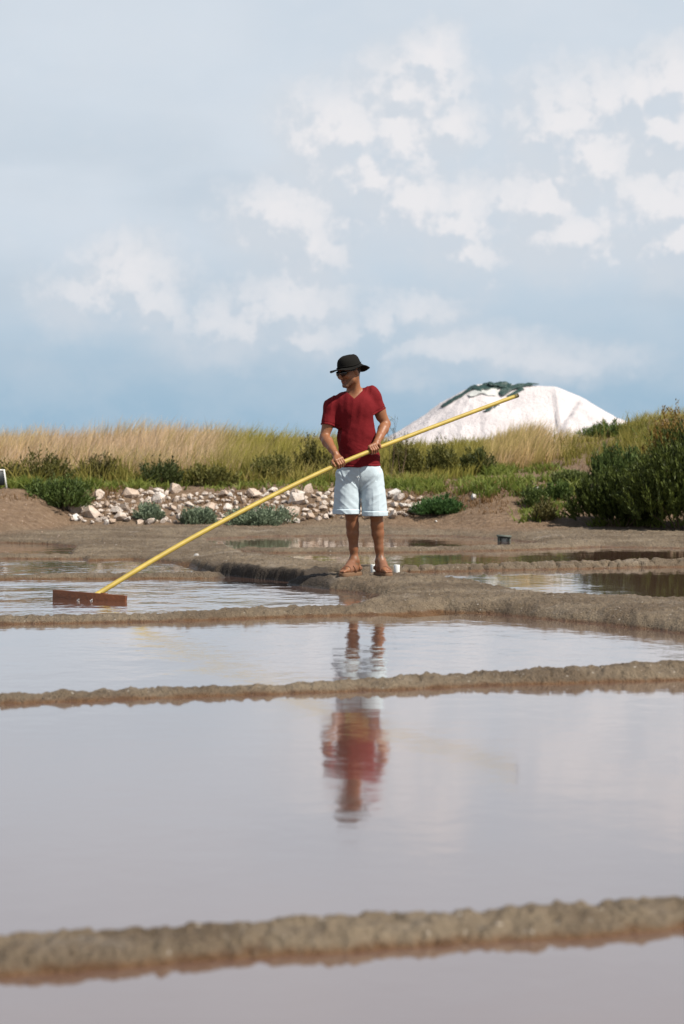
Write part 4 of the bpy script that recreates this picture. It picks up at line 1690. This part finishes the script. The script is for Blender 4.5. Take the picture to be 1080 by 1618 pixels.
# arms
for sh, el, wr in ((SH_R, EL_R, WR_R), (SH_L, EL_L, WR_L)):
    mid = sh + (el - sh) * .5
    body.chain([sh, mid, el], [.050, .047, .040], .02)
    ua = sh + (el - sh) * .55
    body.ell(ua + np.array([0, -.010, 0]), (.046, .046, .085), .015)
    f1 = el + (wr - el) * .28
    f2 = el + (wr - el) * .70
    body.chain([el, f1, f2, wr], [.041, .0455, .034, .027], .015)
RPOLE = .0203
for px, wr, fl in ((536, WR_R, -1), (588.5, WR_L, 1)):
    c, ax = pole_at(px)
    hand(body, c - O, ax, wr, RPOLE, -fl if False else fl)
    body.cone(wr, wr + (c - O - wr) * .35, .027, .024, .015, (1, 1, 1))
# legs
for hp, kn, an in ((HIP_R, KN_R, AN_R), (HIP_L, KN_L, AN_L)):
    body.chain([hp, hp + (kn - hp) * .55, kn], [.072, .066, .054], .03)
    c1 = kn + (an - kn) * .22
    c2 = kn + (an - kn) * .40
    c3 = kn + (an - kn) * .72
    body.chain([kn, c1 + np.array([0, .012, 0]), c2 + np.array([0, .015, 0]), c3 + np.array([0, .008, 0]), an], [.053, .052, .050, .036, .030], .02)
    body.ell(kn + np.array([0, -.03, .0]), (.036, .028, .045), .02)
    body.ell(an + np.array([.027, 0, .0]), (.014, .016, .016), .01)
    body.ell(an + np.array([-.027, 0, .0]), (.014, .016, .016), .01)
for an, f, s, inner in ((AN_R, F_R, S_R, 1), (AN_L, F_L, S_L, -1)):
    g = foot_field(body, an, f, s, inner)
    toes(body, g, f, s, inner)
# head
body.ell(H(-.012, 0, .028), (.100, .077, .104), .02, HR)
body.ell(H(.012, 0, -.03), (.078, .066, .078), .03, HR)
body.cone(H(.030, .036, -.060), H(.074, .012, -.098), .030, .020, .025)
body.cone(H(.030, -.036, -.060), H(.074, -.012, -.098), .030, .020, .025)
body.ell(H(.082, 0, -.098), (.018, .020, .016), .015, HR)
body.cone(H(.080, .030, .034), H(.080, -.030, .034), .018, .018, .015)
for s_ in (-1, 1):
    body.ell(H(.072, s_ * .042, -.018), (.026, .024, .022), .02, HR)
    body.ell(H(.077, s_ * .032, .012), (.014, .016, .011), .005, HR)
    body.ell(H(-.008, s_ * .079, .0), (.020, .009, .032), .006, HR)
    body.ell(H(.104, s_ * .012, -.030), (.012, .009, .009), .006, HR)
body.chain([H(.090, 0, .022), H(.105, 0, -.004), H(.120, 0, -.026)], [.010, .011, .012], .010)
body.ell(H(.094, 0, -.060), (.012, .024, .0065), .005, HR)
body.ell(H(.090, 0, -.071), (.012, .021, .0075), .005, HR)
def skin_colours(V):
    r = V - HEAD
    f, s, u_ = r @ HF, r @ HS, r @ HU
    n = len(V)
    base = np.tile(np.array([.24, .100, .047]), (n, 1))
    head = (u_ > -.13) & (np.abs(s) < .12) & (V[:, 2] > HEAD[2] - .16)
    st = sstep(.02, .06, f) * sstep(-.040, -.055, u_) * sstep(-.135, -.115, u_) * head
    lips = np.exp(-((u_ + .0655) / .010) ** 2 - (s / .024) ** 2) * (f > .06) * head
    base = base * (1 - .55 * st[:, None]) + np.array([.06, .045, .035]) * .55 * st[:, None]
    base = base * (1 - .7 * lips[:, None]) + np.array([.26, .085, .065]) * .7 * lips[:, None]
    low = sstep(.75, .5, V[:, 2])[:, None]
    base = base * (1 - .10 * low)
    nz = fbm(V[:, 0] * 25 + V[:, 1] * 11, V[:, 2] * 25, 3, 44)[:, None]
    # dark inked band above the left ankle
    tt = np.exp(-((V[:, 2] - (AN_L[2] + .045)) / .011) ** 2) * (V[:, 0] > (AN_R[0] + AN_L[0]) / 2) * (vnoise(V[:, 0] * 70, V[:, 2] * 70, 9) > -.15)
    base = base * (1 - .55 * tt[:, None])
    mud = sstep(.16, .30, fbm(V[:, 0] * 60, V[:, 2] * 60 + V[:, 1] * 40, 3, 52)) * sstep(AN_L[2] + .30, AN_L[2] - .05, V[:, 2]) * .55
    base = base * (1 - mud[:, None]) + np.array([.17, .125, .085]) * mud[:, None]
    return base * (1 + .14 * nz)


def skin_mat():
    m, b, bs = new_mat('tanned_skin')
    a = b.n('ShaderNodeAttribute', attribute_name='col')
    b.set(bs, 'Base Color', a.outputs['Color'])
    bs.inputs['Roughness'].default_value = .48
    bs.inputs['Specular IOR Level'].default_value = .4
    bs.inputs['Subsurface Weight'].default_value = .08
    bs.inputs['Subsurface Radius'].default_value = (.012, .004, .002)
    bs.inputs['Subsurface Scale'].default_value = .5
    return m


M_SKIN = skin_mat()

# --- shirt
def fabric_mat(name, color, var=.12, bump=.0015, scale=400, rough=.85, fold=.002):
    m, b, bs = new_mat(name)
    tc = b.n('ShaderNodeTexCoord')
    n = b.noise(tc.outputs['Object'], 9, 4, .6)
    c = np.array(color)
    b.set(bs, 'Base Color', b.mix(n, tuple(c * (1 - var)), tuple(np.minimum(c * (1 + var), 1))))
    bs.inputs['Roughness'].default_value = rough
    bs.inputs['Specular IOR Level'].default_value = .2
    bn = b.n('ShaderNodeBump')
    bn.inputs['Distance'].default_value = 1.0
    v = b.vmath('MULTIPLY', tc.outputs['Object'], (1, 1, 2.2))
    b.set(bn, 'Height', b.math('ADD', b.math('MULTIPLY', b.noise(v, 13, 3, .5), fold), b.math('MULTIPLY', b.noise(tc.outputs['Object'], scale, 2, .5), bump)))
    b.set(bs, 'Normal', bn.outputs[0])
    return m


M_SHIRT = fabric_mat('red_cotton', (.130, .005, .008))
M_SHORT = fabric_mat('pale_blue_cotton', (.43, .51, .56), .05, .001, 300, .85, .002)

S = Field(tuple(body.lo + .004 * np.array([10, 65, round((.80 - body.lo[2]) / .004)])), (.30, .28, 1.80), .004)
for px, py, rx, ry, rz in ((558.5, 640, .180, .120, .13), (560, 655, .180, .122, .17), (563, 690, .168, .122, .17), (567, 720, .170, .125, .13), (569, 745, .178, .132, .13)):
    S.ell(Mp(px, py, .015), (rx, ry, rz), .06)
S.cone(SH_R, SH_L, .060, .060, .03)
S.cone(NECK0 + np.array([0, .01, -.035]), Mp(531, 636, .02), .054, .052, .03)
S.cone(NECK0 + np.array([0, .01, -.03]), Mp(586, 619, .04), .054, .054, .03)
SLR, SLL = SH_R + (EL_R - SH_R) * .64 + np.array([.006, 0, 0]), SH_L + (EL_L - SH_L) * .52
for sh, en in ((SH_R, SLR), (SH_L, SLL)):
    S.cone(sh, en + (en - sh) * .2, .0565, .060, .045)
X, Y, Z = S.grid()
D = S.D.astype(np.float64)


def cone_val(X, Y, Z, a, b_, ra, rb, sc_=(1, 1, 1), clamp=True):
    d = b_ - a
    t = ((X - a[0]) * d[0] + (Y - a[1]) * d[1] + (Z - a[2]) * d[2]) / (d @ d)
    if clamp:
        t = np.clip(t, 0, 1)
    q = np.sqrt(((X - a[0] - t * d[0]) / sc_[0]) ** 2 + ((Y - a[1] - t * d[1]) / sc_[1]) ** 2 + ((Z - a[2] - t * d[2]) / sc_[2]) ** 2)
    return q - (ra + (rb - ra) * np.clip(t, 0, 1)), t


# folds: drag lines from the shoulders, hip and across the belly
def ridged(a, b_, octv, seed):
    return 1 - 2.6 * np.abs(fbm(a, b_, octv, seed))


def folds(X, Y, Z):
    X2, Z2 = np.broadcast_arrays(X, Z)
    ph = np.where(np.asarray(Y) < .02, 0, 1)
    back = 0
    w_ = .0060 * ridged((X2 + .5 * Z2) * 5, (Z2 + .38 * X2) * 15, 2, 201) * sstep(1.36, 1.08, Z2)      # drag lines over the belly
    w_ = w_ + .0050 * ridged((X2 - .2 * Z2) * 15, (Z2 + X2) * 3.5, 2, 207) * sstep(1.12, 1.35, Z2)     # hanging from the shoulders
    w_ = w_ + .0060 * ridged(X2 * 16, Z2 * 4, 2, 215) * sstep(1.10, .96, Z2)
    w_ = w_ + .0050 * fbm(X2 * 9, Z2 * 9, 3, 219)
    return -w_


D = D + folds(X, Y, Z) * (1 + 0 * Y)
D0 = D.copy()
KEEP = np.ones(D.shape, bool)
# hem
hem = Mp(568, 737.5)[2]
hemz = hem + .09 * (X - Mp(568, 735)[0]) * .6 + .004 * np.sin(X * 40)
D = D + .0035 * np.exp(-((Z - hemz - .020) / .004) ** 2)
D = np.maximum(D, hemz - Z)
KEEP &= (Z > hemz + .004)
inner_t, _ = cone_val(X, Y, Z, Mp(569, 760, .015), Mp(568, 728, .015), .158, .150, (1, .73, 1), False)
D = np.where(Z < hem + .03, np.maximum(D, -inner_t), D)
# sleeves: open ends
for sh, en, r in ((SH_R, SLR, .0545), (SH_L, SLL, .0545)):
    d = (en - sh) / np.linalg.norm(en - sh)
    ext = (X - en[0]) * d[0] + (Y - en[1]) * d[1] + (Z - en[2]) * d[2]
    qc, t = cone_val(X, Y, Z, sh, en, .095, .095, (1, 1, 1), False)
    close = qc < .03
    D = np.where(close & (ext > -.02) & (t > .5), np.maximum(D, ext), D)
    D = D + np.where(close & (t > .4), .003 * np.exp(-((ext + .018) / .004) ** 2), 0)
    KEEP &= ~(close & (ext > -.008) & (t > .5))
    qi, _ = cone_val(X, Y, Z, sh, en, r, r, (1, 1, 1), False)
    D = np.where(close & (ext > -.02) & (t > .4), np.maximum(D, -qi), D)
# V neck
nk, _ = cone_val(X, Y, Z, NECK0 - Zu * .03, H(-.025, 0, -.03), .072, .068, (1, 1, 1), False)
nz0 = Mp(560, 616)[2]
D = np.where(Z > nz0 - .035, np.maximum(D, -nk), D)
KEEP &= ~((Z > nz0 - .035) & (nk < .004))
apex = Mp(559.5, 630, -.1)
vx = np.abs(X - apex[0] + .06 * (Z - apex[2]))
wedge = (vx - (Z - apex[2]) * 1.05) * .69
D = np.where((Y < .03), np.maximum(D, -np.maximum(np.maximum(wedge, Y - .03), np.abs(X - NECK0[0] + .004) - .070)), D)
WD = np.maximum(np.maximum(wedge, Y - .03), np.abs(X - NECK0[0] + .004) - .070)
KEEP &= ~(WD < .003)
KEEP &= Z < HEAD[2] - .09


def tuck(Sf, D0, KEEP, inset):
    '''keep the skin a little inside the cloth that covers it'''
    o_ = np.round((Sf.lo - body.lo) / body.vox).astype(int)
    sl_ = tuple(slice(a, a + n_) for a, n_ in zip(o_, Sf.n))
    bd = body.D[sl_]
    sh = bd.shape
    cut = (D0 + inset).astype(np.float32)[:sh[0], :sh[1], :sh[2]]
    kp = KEEP[:sh[0], :sh[1], :sh[2]]
    body.D[sl_] = np.where(kp, np.maximum(bd, cut), bd)


HANDS = [pole_at(px)[0] - O for px in (536, 588.5)]
for el, wr, hc in ((EL_R, WR_R, HANDS[0]), (EL_L, WR_L, HANDS[1])):
    KEEP &= cone_val(X, Y, Z, el + (wr - el) * .02, wr, .062, .055)[0] > 0
    KEEP &= cone_val(X, Y, Z, wr, hc + (hc - wr) * .5, .085, .085)[0] > 0
KEEP &= D0 < .05
tuck(S, D0, KEEP, .007)
SHIRT_D0, SHIRT_LO = D0.copy(), S.lo.copy()
S.D = D.astype(np.float32)
V, F = S.nets()
o = mesh_np('shirt', V, F, M_SHIRT, man, smooth=True)

# --- shorts
S = Field(tuple(body.lo + .004 * np.array([45, 75, round((.42 - body.lo[2]) / .004)])), (.26, .24, 1.14), .004)
S.ell(Mp(569, 748, .018), (.172, .125, .125), .04)
S.cone(Mp(569, 722, .018), Mp(568, 742, .018), .150, .162, .04, (1, .76, 1))
LG = []
for a, b_, ra, rb in ((Mp(549.5, 752, .012), Mp(547.5, 811, -.012), .104, .1085), (Mp(587.5, 752, .012), Mp(591, 813, -.012), .100, .1045)):
    S.cone(a, b_ - Zu * .06, ra, rb + .003, .02, (1, 1.08, 1))
    LG.append((a, b_, ra, rb))
X, Y, Z = S.grid()
D = S.D.astype(np.float64)
X2, Z2 = np.broadcast_arrays(X, Z)
w_ = -.0055 * ridged((X2 + .3 * Z2) * 6, (Z2 - .75 * np.abs(X2 - Mp(569, 760)[0])) * 14, 2, 231) + .005 * fbm(X2 * 10, Z2 * 8, 3, 235) - .004 * ridged(X2 * 18, Z2 * 4, 2, 239) * sstep(.95, .75, Z2)
D = D + w_
D0 = D.copy()
# fly seam
xs_ = Mp(567.5, 760)[0]
D = D + .006 * np.exp(-((X - xs_) / .006) ** 2) * (Y < 0)
hems = [Mp(547, 812)[2], Mp(591, 815)[2]]
midx = Mp(570, 800)[0]
hz = np.where(X < midx, hems[0], hems[1])
# slanted pocket mouths and the waist seam
for px_, sg_ in ((538, 1), (599, -1)):
    ln_ = (X - Mp(px_, 746)[0]) * .9 - sg_ * (Z - Mp(0, 746)[2]) * -.35
    D = D + .006 * np.exp(-(ln_ / .005) ** 2) * (Y < .03) * (np.abs(Z - Mp(0, 748)[2]) < .065)
# turned-up cuffs
D = D - .007 * sstep(.046, .038, Z - hz)
D = D + .004 * np.exp(-((Z - hz - .043) / .004) ** 2)
D = np.maximum(D, hz - Z)
for a, b_, ra, rb in LG:
    qi, t = cone_val(X, Y, Z, a, b_, ra - .012, rb - .010, (1, 1.06, 1), False)
    D = np.where(Z < hz + .14, np.maximum(D, -qi), D)
# slit between the legs
sl_x = np.abs(X - (midx + .0)) - .007 * sstep(.76, .52, Z) - .002
D = np.where(Z < Mp(0, 787)[2], np.maximum(D, -sl_x), D)
KS = (D0 < .05) & (Z > hz + .01) & (Z < 1.02)
for wr, hc in ((WR_R, HANDS[0]), (WR_L, HANDS[1])):
    KS &= cone_val(X, Y, Z, wr, hc + (hc - wr) * .5, .085, .085)[0] > 0
tuck(S, D0, KS, .010)
o_ = np.round((S.lo - SHIRT_LO) / .004).astype(int)      # offset of this grid inside the shirt's grid
cov = np.full(D.shape, -1.0)
src = [slice(max(0, a), min(n_, a + m_)) for a, n_, m_ in zip(o_, SHIRT_D0.shape, D.shape)]
dst = [slice(max(0, -a), max(0, -a) + q.stop - q.start) for a, q in zip(o_, src)]
cov[tuple(dst)] = SHIRT_D0[tuple(src)]
D = np.where(Z > hem + .09 * (X - Mp(568, 735)[0]) * .6 + .004, np.maximum(D, cov + .007), D)
S.D = D.astype(np.float32)
V, F = S.nets()
shorts = mesh_np('shorts', V, F, M_SHORT, man, smooth=True)
mb = MB()
for dz in (0,):
    c = Mp(566, 753, .012) + np.array([0, -.125, 0])
    for dx in (-.008, .008):
        mb.tube([c + np.array([dx, .004, 0]), c + np.array([dx, -.006, 0])], [.004, .004], 8)
mb.build('rivet', M_BOLT, shorts)
V, F = body.nets()
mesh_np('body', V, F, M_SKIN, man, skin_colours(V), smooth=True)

# --- sandals
M_SAND = simple_mat('brown_suede', (.20, .095, .058), .85, .2, .2, 40, .001, 200)
M_SOLE = simple_mat('cork_sole', (.17, .10, .06), .85, .2, .25, 60, .001, 150)
for an, f, s, inner, lab in ((AN_R, F_R, S_R, 1, None), (AN_L, F_L, S_L, -1, None)):
    g = np.array([an[0], an[1], GR])
    root = None
    # sole outline
    pts = []
    for fa, wi, wo in ((-.082, .012, .012), (-.074, .030, .030), (-.04, .038, .036), (.02, .036, .036), (.08, .042, .042), (.13, .052, .046), (.165, .054, .038), (.19, .046, .02), (.202, .03, .0)):
        pts.append((fa, wi, wo))
    L = [g + f * fa + s * inner * wi for fa, wi, wo in pts]
    R_ = [g + f * fa - s * inner * wo for fa, wi, wo in pts]
    ring = L + R_[::-1]
    n = len(ring)
    vv, ff = [], []
    for zz, sc_ in ((-.004, .97), (.004, 1.0), (SOLE - .004, 1.0), (SOLE + .003, .97)):
        cen = np.mean(ring, 0)
        for p in ring:
            q = cen + (p - cen) * sc_
            vv.append([q[0], q[1], GR + zz])
    for lv in range(3):
        for k in range(n):
            k2 = (k + 1) % n
            ff.append((lv * n + k, lv * n + k2, (lv + 1) * n + k2, (lv + 1) * n + k))
    mb = MB()
    mb.add(vv, ff + [tuple(range(n))[::-1], tuple(3 * n + k for k in range(n))])
    sole = mb.build('sandal', M_SOLE, man)
    # straps: bands of a slightly larger foot
    lo = np.minimum(g - .14, g + f * .2 - .12)
    hi = np.maximum(g + .14, g + f * .2 + .12)
    fd = Field((lo[0], lo[1], GR), (hi[0], hi[1], GR + .16), .003)
    foot_field(fd, an, f, s, inner, .006)
    X, Y, Z = fd.grid()
    fo = (X - g[0]) * f[0] + (Y - g[1]) * f[1]
    so = ((X - g[0]) * s[0] + (Y - g[1]) * s[1]) * inner
    zz = Z - GR
    b1 = np.abs(fo - .108 + .35 * so + .15 * (zz - .06)) - .017
    b2 = np.abs(fo - .048 + .10 * so - .5 * (zz - .07)) - .017
    b3 = np.maximum(np.abs(zz - .065) - .014, fo + .02)
    band = np.minimum(np.minimum(b1, b2), b3)
    fd.D = np.maximum(np.maximum(fd.D, band), .012 - zz).astype(np.float32)
    V, F = fd.nets()
    mesh_np('strap', V, F, M_SAND, sole, smooth=True)
    mb = MB()
    for fa in (.105, .05):
        c = g + f * fa - s * inner * .040 + Zu * .058
        mb.tube([c, c - s * inner * .006 + Zu * .003], [.008, .008], 8)
    mb.build('buckle', M_BOLT, sole)

# --- hat
M_HAT = fabric_mat('black_cotton', (.0055, .005, .004), .3, .001, 300, .9, .003)
n = 72
rings = []


def hat_pt(rf, rs_, u_, a, df=0.0):
    return H(df + rf * math.cos(a), rs_ * math.sin(a), u_)


prof = [  # radial factor, height, brim fraction
    (.0, .142, 0), (.35, .140, 0), (.64, .134, 0), (.83, .122, 0), (.95, .104, 0), (1.02, .082, 0), (1.05, .064, 0), (1.065, .050, 0), (1.20, .043, .2), (1.45, .038, .5), (1.70, .034, .85), (1.80, .033, 1.0)]
v = []
for fr, uu, bf in prof:
    for k in range(n):
        a = 2 * math.pi * k / n
        rf = .098 * fr
        rs_ = .088 * fr
        u_ = uu + .004 * math.sin(3 * a + 1) * (fr > .5)
        # brim: dips in front and behind, flares up at his right side
        u_ += bf * (.006 * max(0, math.cos(a)) ** 2 - .062 * max(0, -math.cos(a)) ** 1.5 + .004 * max(0, math.sin(a)) ** 2 + .004 * max(0, -math.sin(a)) ** 2 + .006 * math.sin(5 * a))
        v.append(hat_pt(rf, rs_, u_, a, -.012))
f_ = []
for i in range(len(prof) - 1):
    for k in range(n):
        k2 = (k + 1) % n
        f_.append((i * n + k, (i + 1) * n + k, (i + 1) * n + k2, i * n + k2))
hat = mesh_np('hat', np.array(v), np.array(f_), M_HAT, man, smooth=True)
so = hat.modifiers.new('thickness', 'SOLIDIFY')
so.thickness = .004
so.offset = 0
mb = MB()
bandv = [hat_pt(.098 * 1.068, .088 * 1.068, .056 + .004 * math.sin(3 * a + 1), a, -.012) for a in np.linspace(0, 2 * math.pi, 49)]
mb.tube(bandv, .011, 8, False, .35, upv=tuple(np.cross(HU, (0, 0, 1)) + np.array([0, 0, 1])))
mb.build('hat_band', M_HAT, hat, True)

# --- hair below the hat
M_HAIR = simple_mat('dark_short_hair', (.022, .015, .010), .7, .3, .4, 60, .003, 250)
hd = Field(tuple(HEAD - .16), tuple(HEAD + .18), .004)
hd.ell(H(-.014, 0, .030), (.104, .081, .106), 0, HR)
X, Y, Z = hd.grid()
rx, ry, rz = X - HEAD[0], Y - HEAD[1], Z - HEAD[2]
ff_ = HF[0] * rx + HF[1] * ry + HF[2] * rz
uu_ = HU[0] * rx + HU[1] * ry + HU[2] * rz
ss_ = HS[0] * rx + HS[1] * ry + HS[2] * rz
line = np.where(ff_ > -.03, .045 - uu_ , -.045 - uu_)
line = np.minimum(line, np.maximum(np.maximum(-.02 - uu_, np.abs(ff_ - .015) - .012), 0 * uu_ - 1))
hd.D = np.maximum(np.maximum(hd.D, line), ff_ - .075).astype(np.float32)
V, F = hd.nets()
mesh_np('hair', V, F, M_HAIR, man, smooth=True)

# --- sunglasses
M_LENS = simple_mat('black_lens', (.006, .006, .007), .08, .6, .1)
M_FRAME = simple_mat('black_frame', (.010, .009, .009), .35, .5, .1)
gl = empty('sunglasses', (0, 0, 0))
gl.parent = man


def lens(sgn):
    vs, fs = [], []
    n_ = 20
    for off_ in (.004, -.002):
        for k in range(n_):
            a = 2 * math.pi * k / n_
            ca, sa = math.cos(a), math.sin(a)
            s_ = sgn * .034 + .031 * np.sign(ca) * abs(ca) ** .8
            u_ = .010 + .022 * np.sign(sa) * abs(sa) ** .8
            vs.append(H(.108 - 4.5 * s_ * s_ + off_, s_, u_))
        vs.append(H(.110 - 4.5 * (.034) ** 2 + off_ + (.003 if off_ > 0 else 0), sgn * .034, .010))
    for k in range(n_):
        k2 = (k + 1) % n_
        fs.append((k, k2, n_))
        fs.append((n_ + 1 + k2, n_ + 1 + k, 2 * n_ + 1))
        fs.append((k, n_ + 1 + k, n_ + 1 + k2))
        fs.append((k, n_ + 1 + k2, k2))
    return mesh_np('lens', np.array(vs), np.array(fs), M_LENS, gl, smooth=False)


lens(-1)
lens(1)
mb = MB()
mb.tube([H(.109, -.010, .018), H(.112, 0, .020), H(.109, .010, .018)], .003, 8)
for s_ in (-1, 1):
    mb.tube([H(.086, s_ * .064, .018), H(.06, s_ * .080, .017), H(-.01, s_ * .085, .013), H(-.03, s_ * .086, .002)], .003, 8, True, 1.6)
mb.build('frame', M_FRAME, gl, True)
